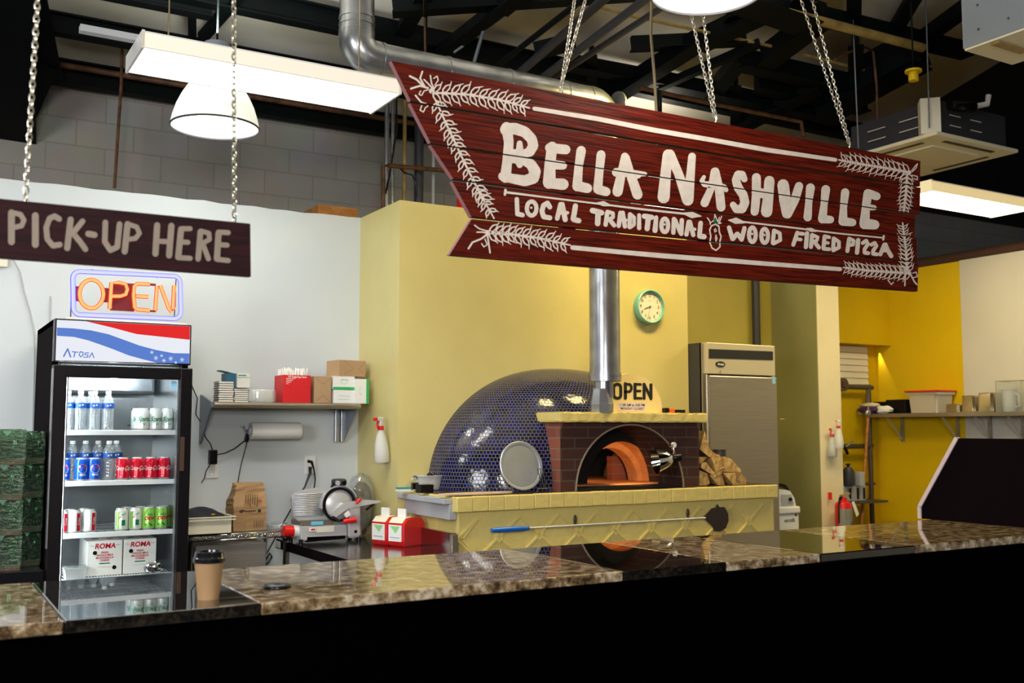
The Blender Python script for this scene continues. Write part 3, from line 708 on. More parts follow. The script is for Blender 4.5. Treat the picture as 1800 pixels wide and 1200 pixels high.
st([(1281, 400), (1287, 420)], 7.5); st([(1288, 420), (1295, 411)], 7.5); st([(1296, 411), (1303, 421)], 7.5); st([(1303, 421), (1308, 401)], 7.5)
O(1322, 412.5, 6, 13, 7); O(1343.5, 414.5, 6, 12.5, 7)
st([(1360, 406), (1358, 427)], 7); st([(1360, 405), (1370, 410), (1371, 422), (1359, 428)], 6.5)
W(g, 'painted_word', sign); g = G()
st([(1401, 409), (1394, 430)], 7); st([(1402, 410), (1411, 411)], 6.5); st([(1399, 420), (1407, 421)], 6)
st([(1418, 410), (1416, 434)], 7.5); st([(1427, 413), (1425, 434)], 7); st([(1428, 413), (1437, 417), (1435, 423), (1428, 425)], 5.8); st([(1431, 425), (1439, 435)], 7)
st([(1449, 416), (1447, 436)], 7); st([(1449, 415), (1457, 417)], 6); st([(1448, 426), (1455, 427)], 5.5); st([(1447, 437), (1457, 438)], 6.5)
st([(1465, 420), (1464, 438)], 7); st([(1465, 419), (1474, 425), (1474, 435), (1464, 440)], 6.5)
W(g, 'painted_word', sign); g = G()
st([(1492, 420), (1489, 441)], 7); st([(1492, 419), (1500, 423), (1499, 430), (1491, 431)], 6)
st([(1508, 422), (1506, 444)], 7.5); st([(1516, 427), (1522, 423), (1525, 429), (1519, 438), (1519, 444), (1526, 445)], 6.5)
st([(1531, 430), (1537, 427), (1540, 432), (1534, 441), (1534, 446), (1541, 447)], 6.5)
st([(1554, 430), (1547, 447)], 7); st([(1556, 430), (1560, 440), (1566, 450)], 7.5); st([(1550, 441), (1561, 440)], 5.5)
W(g, 'painted_word', sign)
# stripes, spoons, radish emblem
g = G()
st([(939, 191), (1050, 209), (1150, 229), (1250, 246), (1350, 264), (1468, 281)], [7, 8, 8.5, 8, 8, 6.5]); W(g, 'painted_stripe', sign); g = G()
st([(1006, 435), (1090, 443), (1170, 450), (1290, 459), (1340, 463), (1476, 473)], [8, 8, 8.5, 8, 7.5, 7]); W(g, 'painted_stripe', sign); g = G()
st([(890, 338), (960, 347), (1050, 358), (1130, 368), (1205, 376)], [4, 3, 3, 3.5, 3.5]); st([(888, 334), (887, 342)], 4.5)
st([(1050, 357), (1060, 358), (1072, 361)], [3, 9, 3]); st([(1201, 375), (1216, 378), (1232, 380)], [3, 11, 1.5])
W(g, 'painted_spoon', sign); g = G()
st([(1280, 387), (1293, 388), (1308, 391)], [1.5, 11, 3]); st([(1306, 390), (1400, 401), (1470, 410), (1552, 418)], [3, 3, 2.8, 2.5]); st([(1553, 415), (1552, 421)], 4)
st([(1418, 402), (1425, 404), (1434, 406)], [3, 7, 3])
W(g, 'painted_spoon', sign)
g = G()
st([(1250, 397), (1247, 404), (1249, 416), (1247, 426), (1251, 436), (1258, 440), (1265, 434), (1265, 424), (1267, 416), (1264, 408), (1263, 398), (1257, 394), (1250, 397)], 2.4)
st([(1257, 402), (1259, 406), (1256, 408), (1255, 404), (1257, 402)], 1.6); st([(1258, 413), (1260, 419), (1258, 424), (1257, 418), (1258, 413)], 1.6)
st([(1248, 394), (1247, 389), (1243, 383)], 2); st([(1249, 391), (1255, 387), (1256, 377)], 1.8); st([(1256, 377), (1260, 387), (1262, 390)], 1.8); st([(1262, 390), (1264, 382)], 1.8); st([(1264, 391), (1268, 380)], 1.8); st([(1262, 393), (1267, 392)], 2)
st([(1256, 384), (1257, 391)], [2, 7], m_leafgreen)
W(g, 'painted_radish', sign)
# wheat border
def wheat(spine, half, n, wl=2.5, flip=1):
    half *= 1.28
    def at(t):
        k = t*(len(spine)-1); i = min(int(k), len(spine)-2); f = k-i
        (x1, y1), (x2, y2) = spine[i], spine[i+1]
        d = math.hypot(x2-x1, y2-y1); return x1+(x2-x1)*f, y1+(y2-y1)*f, (x2-x1)/d, (y2-y1)/d
    pts = [at(k/20)[:2] for k in range(21)]; st(pts, [3.2]*15+[2.6]*6)
    for k in range(n):
        x, y, ux, uy = at((k+.2)/n*.97)
        for s in (-1, 1):
            h = half*random.uniform(.9, 1.08)*(1 if k < n-2 else .8)
            nx, ny = -uy*s, ux*s
            dx, dy = ux*.66+nx*.75, uy*.66+ny*.75          # the way the grain leans
            px_, py_ = -dy*s, dx*s
            q_ = lambda u, v: (x+dx*h*u+px_*h*v, y+dy*h*u+py_*h*v)
            st([q_(0, 0), q_(.25, .20), q_(.62, .24), q_(1.0, .02)], [wl*1.4, wl, wl, wl*.7])
            st([q_(0, 0), q_(.3, -.16), q_(.66, -.15), q_(1.0, .02)], [wl*1.4, wl*.9, wl*.9, wl*.7])
            st([q_(.98, .02), q_(1.22, random.uniform(-.12, .2))], [wl*.8, wl*.5])
g = G()
wheat([(758, 163), (820, 166), (880, 176), (930, 190)], 16.5, 11)
wheat([(766, 178), (785, 220), (800, 252), (818, 290), (838, 330), (850, 352), (868, 384)], 13.5, 15)
wheat([(858, 408), (900, 412), (950, 419), (1002, 431)], 15, 11)
wheat([(1598, 303), (1560, 296), (1515, 289), (1474, 281)], 14, 13, 1.6)
wheat([(1594, 305), (1592, 340), (1588, 372)], 11, 9, 1.6)
wheat([(1594, 478), (1592, 440), (1586, 392)], 11, 10, 1.6)
wheat([(1600, 480), (1560, 478), (1520, 475), (1482, 470)], 12, 14, 1.6)
for pts, w_ in (([(720, 134), (732, 140), (744, 152)], 3.4), ([(742, 126), (738, 138), (746, 152)], 3), ([(722, 156), (738, 151), (752, 155)], 3.2),
                ([(730, 168), (740, 180), (748, 183)], 3), ([(756, 133), (758, 146), (762, 155)], 2.4), ([(745, 140), (752, 147), (760, 156)], 2.4),
                ([(739, 160), (736, 166), (741, 168), (745, 160), (752, 158)], 2), ([(741, 186), (738, 194), (744, 197), (747, 190), (752, 186)], 2),
                ([(762, 138), (768, 134), (770, 141), (764, 150)], 2), ([(823, 437), (830, 426), (845, 420), (856, 412)], 3.2), ([(861, 444), (858, 425), (856, 410)], 3),
                ([(846, 428), (850, 434), (856, 430), (852, 420)], 2), ([(834, 396), (842, 402), (855, 406)], 2.4), ([(838, 408), (848, 408), (858, 410)], 2.4),
                ([(1602, 300), (1608, 292), (1612, 288), (1610, 295), (1603, 302)], 1.8), ([(1602, 308), (1612, 310), (1612, 316), (1606, 314)], 1.8),
                ([(1600, 482), (1606, 494), (1611, 500)], 2.6), ([(1591, 482), (1590, 502)], 2.4), ([(1604, 480), (1610, 478), (1612, 486), (1605, 488)], 1.8), ([(1560, 492), (1566, 500), (1570, 496)], 1.8)):
    st(pts, w_)
st([(758, 160)], 9); st([(857, 409)], 9); st([(1598, 303)], 7); st([(1598, 480)], 7)
W(g, 'painted_wheat_border', sign)
g = G()
for x, y in ((1009, 459), (948, 436)):
    p = S2(x, y, -.002); g.cyl(p, p+V((0, .01, 0)), .004, m_ink, seg=10)
W(g, 'bolt_holes', sign)
def chpair(a, b, c, l1, l2):
    top = PY(*b, SY+.01); top2 = PY(*c, SY+.01); lo = PY(*a, SY+.01)
    chain(l1, lo, top); chain(l2, lo+V((.008, .004, .01)), top2)
chpair((984, 158), (1040, -40), (1016, -40), 'chain strand, right of the two at the left end of the red sign', 'chain strand, left of the two at the left end of the red sign')
chpair((1256, 206), (1200, -40), (1228, -40), 'chain strand, left of the two under the top lamp', 'chain strand, right of the two under the top lamp')
chpair((1492, 252), (1388, -60), (1412, -60), 'chain strand, left of the two at the right end of the red sign', 'chain strand, right of the two at the right end of the red sign')
pipe('cable', 'thick twisted cable dropping behind the red sign under the top lamp', [PY(1146, -30, 3.6), PY(1144, 60, 3.6), PY(1150, 130, 3.6), PY(1154, 196, 3.6)], .007, m_chain_dk, 8, 'cable')
pipe('rod', 'dark rod beside the twisted cable behind the red sign', [PY(1159, 160, 3.6), PY(1159, 200, 3.6)], .012, m_steel_dk, 8, 'rod')
# ================================================================ PICK-UP HERE board
BY = 2.70
p0 = PY(215, 420, BY)
pk = thing('wooden_sign', 'dark maroon PICK-UP HERE board hanging at the left', 'sign', (p0.x, BY, p0.z))
g = G(); g.prism([PY(x, y, BY) for x, y in ((-40, 345), (440, 393), (441, 486), (-40, 450))], (0, .02, 0), m_pickwood); W(g, 'board', pk, fixn=True)
pf = lambda x, y: PY(x, y, BY)+V((0, -.0015, 0))
g = G(); st = lambda p, w_, m=m_pickpaint: g.stroke(p, w_, m, pf)
st([(20, 374), (20, 425)], 12); st([(22, 374), (36, 377), (42, 387), (38, 397), (24, 400)], 9)
st([(62, 379), (62, 430)], 12); st([(104, 385), (96, 380), (87, 384), (81, 400), (83, 420), (93, 432), (105, 430)], 10)
st([(124, 386), (118, 436)], 11); st([(145, 389), (127, 411)], 10); st([(128, 410), (140, 424), (150, 438)], 10); st([(155, 411), (166, 413)], 11)
st([(185, 391), (184, 425), (194, 440), (206, 434), (210, 394)], 10); st([(224, 394), (219, 442)], 11); st([(225, 394), (240, 399), (245, 410), (238, 419), (224, 421)], 8.5)
W(g, 'painted_word', pk); g = G()
st([(276, 396), (273, 446)], 11); st([(301, 397), (297, 449)], 11); st([(276, 424), (299, 425)], 9)
st([(318, 403), (313, 452)], 11); st([(319, 402), (334, 402)], 9); st([(316, 425), (330, 426)], 9); st([(314, 453), (334, 454)], 9)
st([(352, 407), (348, 455)], 10); st([(353, 406), (367, 410), (368, 421), (353, 429)], 8.5); st([(356, 428), (366, 455)], 9)
st([(384, 409), (381, 455)], 11); st([(385, 408), (401, 409)], 9); st([(383, 430), (399, 431)], 9); st([(382, 456), (401, 458)], 9)
W(g, 'painted_word', pk)
chain('chain holding the left end of the pick-up board', PY(45, 352, BY+.01), PY(68, -30, BY+.01), m=m_chain)
chain('chain holding the right end of the pick-up board, in front of the dome lamp', PY(412, 392, BY+.01), PY(411, -30, BY+.01), m=m_chain)
# ================================================================ customer counter
CZ = 1.04
ct = thing('service_counter', 'long dark service counter with a polished brown and black granite top', 'counter', (2, 3.06, 0))
segs = [(-4, -.4, m_granite_dk), (-.4, .355, m_granite), (.355, .835, m_granite_dk), (.835, 2.02, m_granite), (2.02, 2.464, m_granite_dk), (2.464, 2.92, m_granite), (2.92, 3.45, m_granite_dk), (3.45, 7.0, m_granite)]
for a, b, m_ in segs:
    g = G(); g.bb((a+.001, 2.70, CZ-.032), (b-.001, 3.417, CZ), m_, bev=.004); W(g, 'black_granite_slab' if m_ is m_granite_dk else 'brown_granite_slab', ct)
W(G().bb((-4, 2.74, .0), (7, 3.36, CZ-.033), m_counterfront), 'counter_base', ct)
# black side board at the right end of the counter
X0 = 4.43
def q(px, py): p = PX(px, py, X0); return p
a = PZ(1618, 911, CZ); X0 = a.x
t = thing('sloped_side_board', 'black sloped side board with pale edge standing on the right end of the counter', 'screen', (X0, 3.0, CZ))
pA = q(1618, 911); pA.z = CZ; pB = q(1617, 890); pC = q(1682, 770); pD = V((X0, 2.15, pC.z)); pE = V((X0, 2.15, CZ))
pA.y = pB.y
W(G().prism([pA, pB, pC, pD, pE], (.022, 0, 0), m_blackmat), 'board', t, fixn=True)
g = G()
for u, v in ((pA, pB), (pB, pC)):
    bar(g, u+V((.01, 0, 0)), v+V((.01, 0, 0)), .036, .02, mat('pale_board_edge', (.62, .50, .50), .6) if 'pale_board_edge' not in bpy.data.materials else bpy.data.materials['pale_board_edge'])
W(g, 'edge_trim', t)
W(G().bb((X0+.03, 2.16, CZ), (X0+.7, 3.3, pC.z-.1), m_blackmat), 'cabinet', t)
# paper cup
p = PZ(366, 1052, CZ)
t = thing('coffee_cup', 'brown paper cup with black lid on the counter, lower left', 'cup', p)
g = G(); g.lathe([(.028, 0), (.0285, .004), (.039, .105), (.040, .108)], m_kraft, 32); g.obj('cup_body', t)
g = G(); g.lathe([(.0425, .098), (.043, .104), (.0425, .110), (.0395, .113), (.038, .124), (.036, .127), (.030, .127), (.029, .122), (0, .122)], m_blackgloss, 32); g.obj('lid', t)
p = PZ(487, 1033, CZ)
t = thing('round_puck', 'small flat black disc lying on the counter right of the cup', 'disc', p)
g = G(); g.lathe([(.036, 0), (.04, .002), (.04, .008), (.036, .011), (.012, .011), (.010, .009), (0, .009)], m_black, 28); g.obj('disc', t)
# ================================================================ glass-door drinks fridge
FY = 5.69
xl = PY(95, 600, FY).x; xr = PY(336, 610, FY).x; zt = PY(97, 559, FY).z; zs = PY(220, 640, FY).z
fr = thing('drinks_fridge', 'tall black glass-door drinks fridge with lit red, white and blue header', 'fridge', (xl, FY, 0))
xw = xr-xl
g = G()
g.bb((0, .06, .0), (.03, .78, zt), m_blackmat); g.bb((xw-.03, .06, 0), (xw, .78, zt), m_blackmat)
g.bb((0, .06, zt-.03), (xw, .78, zt), m_black); g.bb((0, .06, 0), (xw, .78, .22), m_black); g.bb((0, .75, .2), (xw, .78, zt), m_black)
g.bb((0, .0, zs+.006), (xw, .06, zt), m_black, bev=.004); g.obj('cabinet', fr)
g = G()
g.bb((.031, .07, .22), (.045, .74, zs+.02), m_fridgein); g.bb((xw-.045, .07, .22), (xw-.031, .74, zs+.02), m_fridgein)
g.bb((.04, .72, .22), (xw-.04, .745, zs+.02), m_fridgein); g.bb((.04, .07, zs-.005), (xw-.04, .74, zs+.02), m_fridgein); g.bb((.04, .07, .22), (xw-.04, .74, .24), m_fridgein)
g.bb((.06, .60, zs-.14), (xw-.06, .72, zs-.006), m_fridgein, bev=.02)
for k in range(4): g.box((.15+k*.12, .718, zs-.32), (.02, .004, .006), m_ink)
g.obj('liner', fr)
FYc = FY+.02
hf = lambda x, y: PY(x, y, FY-.0015)
g = G()
g.prism([PY(*c, FY) for c in ((100, 562), (334, 573.5), (332.5, 639), (97.5, 633))], (0, .004, 0), m_hdr_w)
for v in g.bm.verts: v.co.y -= .0045
W(g, 'lit_header_panel', fr, fixn=True)
g = G(); hf = lambda x, y: PY(x, y, FY-.006)
def band(top, bot, m_):
    for i in range(len(top)-1): g.poly([hf(*top[i]), hf(*top[i+1]), hf(*bot[i+1]), hf(*bot[i])], m_)
band([(100, 575.5), (130, 577), (160, 580.5), (190, 587), (215, 596), (245, 607), (275, 615), (305, 620.5), (333, 621)],
     [(100, 590), (130, 592), (155, 598), (178, 606), (200, 614), (225, 624), (250, 631), (276, 637.5), (332.5, 639)], m_hdr_b)
band([(152, 564.5), (200, 567), (250, 569.5), (334, 573.5)], [(153, 565), (195, 575), (240, 587), (333.5, 597)], m_hdr_r)
for cx, cy, r_ in ((267, 619, 3), (274, 629, 4), (284, 625, 2.2), (288, 633.5, 3.4), (300, 630, 4), (320, 632, 3.6), (309, 637, 2)):
    for k in range(3):
        g.stroke([(cx-r_*cos(pi*k/3), cy-r_*sin(pi*k/3)), (cx+r_*cos(pi*k/3), cy+r_*sin(pi*k/3))], .8, m_hdr_w, lambda x, y: PY(x, y, FY-.007))
# ATOSA lettering drawn as strokes
hl = lambda x, y: PY(x, y, FY-.007)
for pts, w_ in (([(112, 626), (119, 613), (124, 627)], 2.6), ([(127, 618), (137, 619)], 1.8), ([(132, 619), (130, 627)], 2), ([(141, 618), (146, 619), (146, 624), (142, 627), (139, 624), (141, 618)], 1.8),
                ([(156, 620), (150, 620), (149, 623), (155, 624), (154, 627.5), (147, 627.5)], 1.6), ([(157, 628), (162, 620), (165, 628.5)], 1.8)):
    g.stroke(pts, w_, m_hdr_b, hl)
W(g, 'header_artwork', fr)
# door
D1 = [(93, 643), (334, 647)]
gx0 = PY(116, 664, FY).x; gx1 = PY(313.5, 668, FY).x; gz1 = PY(200, 665, FY).z; dz1 = PY(200, 644, FY).z
dr = G()
dr.bb((xl-.006, FY-.045, .20), (gx0, FY, dz1), m_black, bev=.006); dr.bb((gx1, FY-.045, .20), (xr+.002, FY, dz1), m_black, bev=.006)
dr.bb((gx0-.01, FY-.044, gz1), (gx1+.01, FY, dz1-.001), m_black, bev=.004); dr.bb((gx0-.01, FY-.044, .2), (gx1+.01, FY, .32), m_black, bev=.004)
d = W(dr, 'door_frame', fr)
g = G(); g.bb((gx0-.005, FY-.026, .32), (gx1+.005, FY-.020, gz1), m_glass)
W(g, 'glass_pane', fr)
g = G()
for x in (gx0+.003, gx1-.009): g.bb((x, FY-.03, .32), (x+.006, FY-.012, gz1), m_galv)
g.bb((xl-.008, FY-.05, .9), (xl-.001, FY-.012, dz1-.02), m_galv); W(g, 'metal_edge_strip', fr)
g = G(); p1 = PY(321, 768, FY-.05); p2 = PY(320, 828, FY-.05)
g.bb((p2.x-.012, FY-.052, p2.z), (p1.x+.012, FY-.044, p1.z), m_brown, bev=.003)
W(g, 'recessed_handle', fr)
g = G(); a = PY(301, 668, FY-.03); b = PY(311, 682, FY-.03)
g.bb((a.x, FY-.029, b.z), (b.x, FY-.027, a.z-.006), mat('sticker_blue', (.25, .55, .8), .5)); g.bb((a.x, FY-.0295, a.z-.005), (b.x, FY-.0275, a.z), m_paper)
W(g, 'sticker', fr)
G().cyl((.050, .075, .3), (.050, .075, zs-.06), .008, m_led, seg=8).obj('strip_lamp', fr)
G().cyl((.08, .085, gz1+.03), (xw-.08, .085, gz1+.03), .008, m_led, seg=8).obj('strip_lamp', fr)
point('fridge_lamp', (xl+xw*.45, FY+.09, gz1+.0), 2.5, (.88, .95, 1), .02)
# shelves
FS = FY+.10
shz = []
for (px, py) in ((200, 757), (200, 845), (200, 935)):
    shz.append(PY(px, py, FS).z)
shz.append(PY(200, 1013, FS).z)
for z in shz:
    g = G(); y0 = FS-FY
    g.cyl((.05, y0, z-FY*0-0), (xw-.05, y0, z), .004, m_wire, seg=6)
    g.bb((.05, y0-.004, z-.022), (xw-.05, y0, z+.002), m_wire)
    n = 40
    for k in range(n+1):
        x = .055+(xw-.11)*k/n; g.box((x, y0+.29, z-.002), (.003, .58, .003), m_wire)
    for yy in (.2, .4, .575): g.box((xw/2, y0+yy, z-.006), (xw-.1, .005, .005), m_wire)
    g.obj('wire_shelf', fr)
# ---------------------------------------------------------------- drinks
def wrapfn(r, z0, a0=0, tilt=0):
    def f(x, y):
        a = -pi/2+a0+x/r; return V((r*cos(a), r*sin(a), z0+y))
    return f
CRAD = .0345
def can(name, label, body, deco, loc, grp, cat='can'):
    t = thing(name, label, cat, loc, 0, grp)
    g = G(); r = CRAD
    g.lathe([(.024, 0), (.027, .002), (r, .011), (r, .105), (.028, .116), (.0265, .119), (.026, .122)], body, 24, ms=[m_alu, m_alu, body, body, m_alu, m_alu])
    g.obj('can_body', t)
    G().lathe([(.0255, .120), (.024, .118), (0, .118)], m_alu, 20).obj('can_lid', t)
    g = G(); deco(g); g.obj('can_print', t, label='printed can artwork')
    return t
rr = CRAD+.0004
def ring(g, a0, a1, z0, z1, m_, r=rr, n=6):
    for k in range(n):
        a = a0+(a1-a0)*k/n; b = a0+(a1-a0)*(k+1)/n
        g.poly([V((r*cos(a), r*sin(a), z0)), V((r*cos(b), r*sin(b), z0)), V((r*cos(b), r*sin(b), z1)), V((r*cos(a), r*sin(a), z1))], m_)
def d_blue(g):
    f = wrapfn(rr, .066, .05); f2 = wrapfn(rr+.0004, .066, .05); R_ = .0235
    g.poly([f(R_*cos(2*pi*k/20), R_*sin(2*pi*k/20)) for k in range(20)], m_paper)
    g.poly([f2(.0215*cos(R(a)), .0215*sin(R(a))) for a in range(0, 181, 15)]+[f2(-.006, .001), f2(.006, .006)], m_canred)
    g.poly([f2(.0215*cos(R(a)), .0215*sin(R(a))) for a in range(200, 341, 14)]+[f2(.006, -.004), f2(-.006, -.009)], m_canblue)
    g.text('PEPSI', .014, m_paper, wrapfn(rr, .033, .05), off=.0003)
def d_red(g):
    g.text('Coca-Cola', .031, m_paper, wrapfn(rr, .064, -.05), off=.0004, shear=.4, sx=.72)
    g.stroke([(-.03, -.014), (-.01, -.009), (.01, -.014), (.03, -.010)], .0018, m_paper, wrapfn(rr, .064))
    g.stroke([(-.02, -.045), (-.012, -.045)], .004, m_paper, wrapfn(rr, .064))
def d_sprite(g):
    g.text('Sprite', .036, m_cangreen2, wrapfn(rr, .062, .25), off=.0012, shear=.3)
    g.stroke([(-.012, -.022), (-.004, -.030), (.004, -.018)], [.002, .004, .001], m_cangreen2, wrapfn(rr, .062, .25))
def d_diet(g):
    ring(g, R(-75), R(-38), .012, .104, m_canred)
    g.text('Coke', .017, m_paper, lambda x, y: wrapfn(rr+.0004, .062, .58)(-y, x), off=.0003)
def d_ginger(g):
    ring(g, R(-150), R(-118), .012, .104, m_cangreen); ring(g, R(-100), R(-66), .030, .060, m_cangreen2)
    g.stroke([(-.014, .018), (0, .028), (.014, .034)], .004, m_cangreen2, wrapfn(rr, .06)); g.stroke([(-.02, .008), (-.01, .014)], .005, m_canred, wrapfn(rr, .06))
def d_dew(g):
    g.text('DEW', .026, m_canred, wrapfn(rr+.0003, .062, .1), off=.0012, shear=.3)
    g.text('MTN', .013, m_cangreen2, wrapfn(rr, .082, .1), off=.0006, shear=.3)
    g.stroke([(-.02, -.03), (0, -.022), (.012, -.034)], [.010, .006, .012], m_cangreen2, wrapfn(rr, .06))
def cx(px, y): return PY(px, 760, y).x
YC = FS+.042
base = {}
def row(kind, name, body, deco, pxs, z, labels, grp, y=YC):
    for i, px in enumerate(pxs):
        yy = y if not isinstance(y, list) else y[i]
        loc = V((PY(px, 800, yy).x, yy, z+.001))
        if kind not in base: base[kind] = can(name, labels[i], body, deco, loc, grp)
        else: dup(base[kind], loc, labels[i])
    return base[kind]
row('sprite', 'soda_can', m_canwhite, d_sprite, [248.5, 271, 292.5, 240], shz[0], ['pale green-lettered can at the left of the top fridge shelf row', 'pale green-lettered can in the middle of the top fridge shelf row',
    'pale green-lettered can against the right wall of the fridge, top shelf', 'pale green-lettered can half hidden behind the others on the top fridge shelf'], 'pale green-lettered cans on the top fridge shelf', [YC, YC, YC, YC+.075])
row('pepsi', 'soda_can', m_canblue, d_blue, [111.5, 144, 166], shz[1], ['blue cola can cut off by the left door frame', 'blue cola can in the middle of its row', 'rightmost blue cola can, next to the dark bottle'], 'blue cans on the second fridge shelf')
row('coke', 'soda_can', m_canred, d_red, [216.5, 241.5, 265.5, 288.5], shz[1], ['leftmost red cola can', 'second red cola can from the left', 'third red cola can from the left', 'rightmost red cola can, by the fridge wall'], 'red cans on the second fridge shelf')
row('diet', 'soda_can', m_canwhite, d_diet, [112, 134.5, 160.5, 127, 151], shz[2], ['white can with red band cut off by the left door frame, third shelf', 'white can with a red lettered band facing front, third shelf', 'rightmost white and red can on the third shelf',
    'white can in the back row behind the left gap, third shelf', 'white can in the back row behind the right gap, third shelf'], 'white and red cans on the third fridge shelf', [YC, YC, YC, YC+.07, YC+.07])
row('ginger', 'soda_can', m_canwhite, d_ginger, [217, 241, 226, 250], shz[2], ['green and white can at the left of the green cans', 'green and white can beside the bright green cans', 'green and white can in the second row, left', 'green and white can in the second row, right'], 'green and white cans on the third fridge shelf', [YC, YC, YC+.08, YC+.08])
row('dew', 'soda_can', m_cangreen, d_dew, [263.5, 286, 269, 291], shz[2], ['bright green can beside the white cans', 'bright green can at the far right, front', 'bright green can in the second row, left', 'bright green can in the second row, right'], 'bright green cans on the third fridge shelf', [YC, YC, YC+.08, YC+.08])
m_labelblue = mat('blue_bottle_label', (.01, .09, .42), .4)
def bottle(label, loc, cap, grp, sc_=1):
    t = thing('water_bottle', label, 'bottle', loc, 0, grp)
    g = G(); pr = [(.024, 0), (.030, .004), (.0305, .02)]
    for k in range(5): pr += [(.0305, .024+k*.017), (.0285, .032+k*.017), (.0305, .040+k*.017)]
    pr += [(.0305, .115), (.031, .117), (.031, .147), (.030, .150), (.027, .165), (.018, .183), (.0125, .190), (.0125, .198)]
    g.lathe(pr, m_water, 20); g.obj('bottle_body', t)
    g = G(); g.lathe([(.0315, .118), (.0315, .146)], m_labelblue, 20, cap=False); g.stroke([(-.008, .0), (.008, .003)], .008, m_paper, wrapfn(.032, .132)); g.obj('bottle_label', t)
    G().lathe([(.0145, .193), (.0145, .208), (.013, .210), (0, .210)], cap, 16).obj('cap', t); return t
b0 = bottle('water bottle cut off by the left door frame, top shelf', (PY(120, 700, YC).x, YC, shz[0]+.001), m_paper, 'water bottles on the top fridge shelf')
for px, yy, lb in ((142, YC, 'second water bottle from the left on the top shelf, front'), (166.5, YC, 'third water bottle from the left on the top shelf, front'), (190.5, YC, 'rightmost water bottle on the top shelf'),
                   (160, YC+.075, 'water bottle in the back row showing its cap between two others')):
    dup(b0, (PY(px, 700, yy).x, yy, shz[0]+.001), lb)
b1 = bottle('front water bottle between the blue and the red cans', (PY(191.5, 800, YC+.03).x, YC+.03, shz[1]+.001), m_paper, 'water bottles behind the blue cans')
for px, lb in ((204, 'water bottle behind the leftmost red can'), (172, 'water bottle behind the rightmost blue can'), (150, 'water bottle behind the middle blue can'), (127, 'water bottle behind the left blue cans')):
    dup(b1, (PY(px, 800, YC+.13).x, YC+.13, shz[1]+.001), lb)
# cheese boxes, foil, tub
BX = FS+.05; zb = shz[3]+.002
def cbox(px0, px1, label):
    x0 = PY(px0, 980, BX).x; x1 = PY(px1, 980, BX).x; zt_ = PY(200, 949, BX).z
    t = thing('cheese_box', label, 'box', ((x0+x1)/2, BX, zb), 0, 'white printed cheese boxes'); wd = x1-x0-.004; h = zt_-zb
    G().box((0, .14, h/2), (wd, .28, h), m_paper, bev=.003).obj('carton', t)
    g = G(); f = lambda x, y: V((x, -.0012, y))
    g.text('ROMA', .036, m_canred, lambda x, y: f(x, h*.84+y), off=.0012, shear=.15, sx=1.0)
    for s in (-1, 1): g.stroke([(s*.055, h*.86), (s*.075, h*.87)], .002, m_cangreen2, f)
    for i, tx in enumerate(('FRESH', 'WHOLE MILK', 'MOZZARELLA', 'CHEESE')): g.text(tx, .014, m_canred, lambda x, y, i=i: f(x, h*(.66-i*.075)+y), off=.0004)
    g.stroke([(-.025, h*.35), (.025, h*.35)], .006, m_cangreen2, f); g.stroke([(-.035, h*.25), (.035, h*.25)], .0015, m_greyp, f)
    for (x, y) in ((-wd*.28, h*.66), (wd*.28, h*.22)): g.poly([V((x+.011*cos(2*pi*k/16), -.0014, y+.011*sin(2*pi*k/16))) for k in range(16)], m_black)
    g.box((-wd*.2, .1, h+.001), (.03, .02, .002), m_brown); g.box((wd*.2, .07, h+.001), (.03, .02, .002), m_canred)
    g.obj('printing', t)
cbox(152, 215.5, 'white red-lettered cheese box, left of the two')
cbox(216.5, 275, 'white red-lettered cheese box, right, behind the foil packet')
t = thing('foil_packet', 'crumpled foil packet in front of the right cheese box', 'foil', (PY(270, 1000, FS+.0).x, FS+.005, zb))
g = G(); g.sph((0, 0, .028), .05, m_chrome, 18, (1, .6, .62))
for v in g.bm.verts:
    v.co *= 1+random.uniform(-.16, .16); v.co.z = max(0, v.co.z)
for f in g.bm.faces: f.smooth = False
g.obj('foil', t)
t = thing('plastic_tub', 'shallow clear plastic tub on the lower fridge shelf, left', 'tub', (PY(131, 1000, FS+.02).x, FS+.02, zb))
g = G(); g.lathe([(.06, 0), (.064, .003), (.075, .05), (.080, .052), (.080, .055), (.0, .056)], m_frost, 4, A=MX.Rotation(R(45), 3, 'Z')); g.obj('tub_body', t)
G().box((0, 0, .059), (.118, .118, .006), m_clearp).obj('lid', t)
# ---------------------------------------------------------------- neon OPEN sign
NY = FY+.06
t = thing('neon_sign', 'glowing blue and orange neon OPEN sign standing on the drinks fridge', 'sign', (PY(222, 560, NY).x, NY, zt))
nf = lambda x, y, dy=0: PY(x, y, NY)+V((0, dy, 0))
pts = []
for cx_, cy_, a0 in ((140, 489, 180), (305, 497, 270), (306, 548, 0), (141, 541, 90)): pts += arc(cx_, cy_, 12, 12, a0, a0+90, 5)
g = G(); g.tube([nf(*p_) for p_ in pts], .0130, m_neonB, 8, True); W(g, 'blue_tube_frame', t)
g = G(); L_ = lambda pts: g.tube([nf(*p_, -.012) for p_ in pts], .0112, m_neonRc, 8)
g.tube([nf(160+21*cos(2*pi*k/24), 517+25*sin(2*pi*k/24), -.012) for k in range(24)], .0112, m_neonRc, 8, True)
L_([(192, 543), (195, 498), (209, 497), (220, 500), (223, 509), (220, 518), (211, 521), (196, 521)])
L_([(262, 500), (240, 499), (235, 504), (234, 520), (236, 541), (240, 544), (262, 546)]); L_([(238, 521), (260, 522)])
L_([(272, 546), (275, 504), (281, 502), (296, 543), (300, 548), (303, 544), (305, 502)])
W(g, 'orange_letters', t)
m_nback = mat('dark_red_plate', (.16, .004, .01), .4)
m_nbackb = mat('violet_plate', (.14, .02, .26), .4)
g = G()
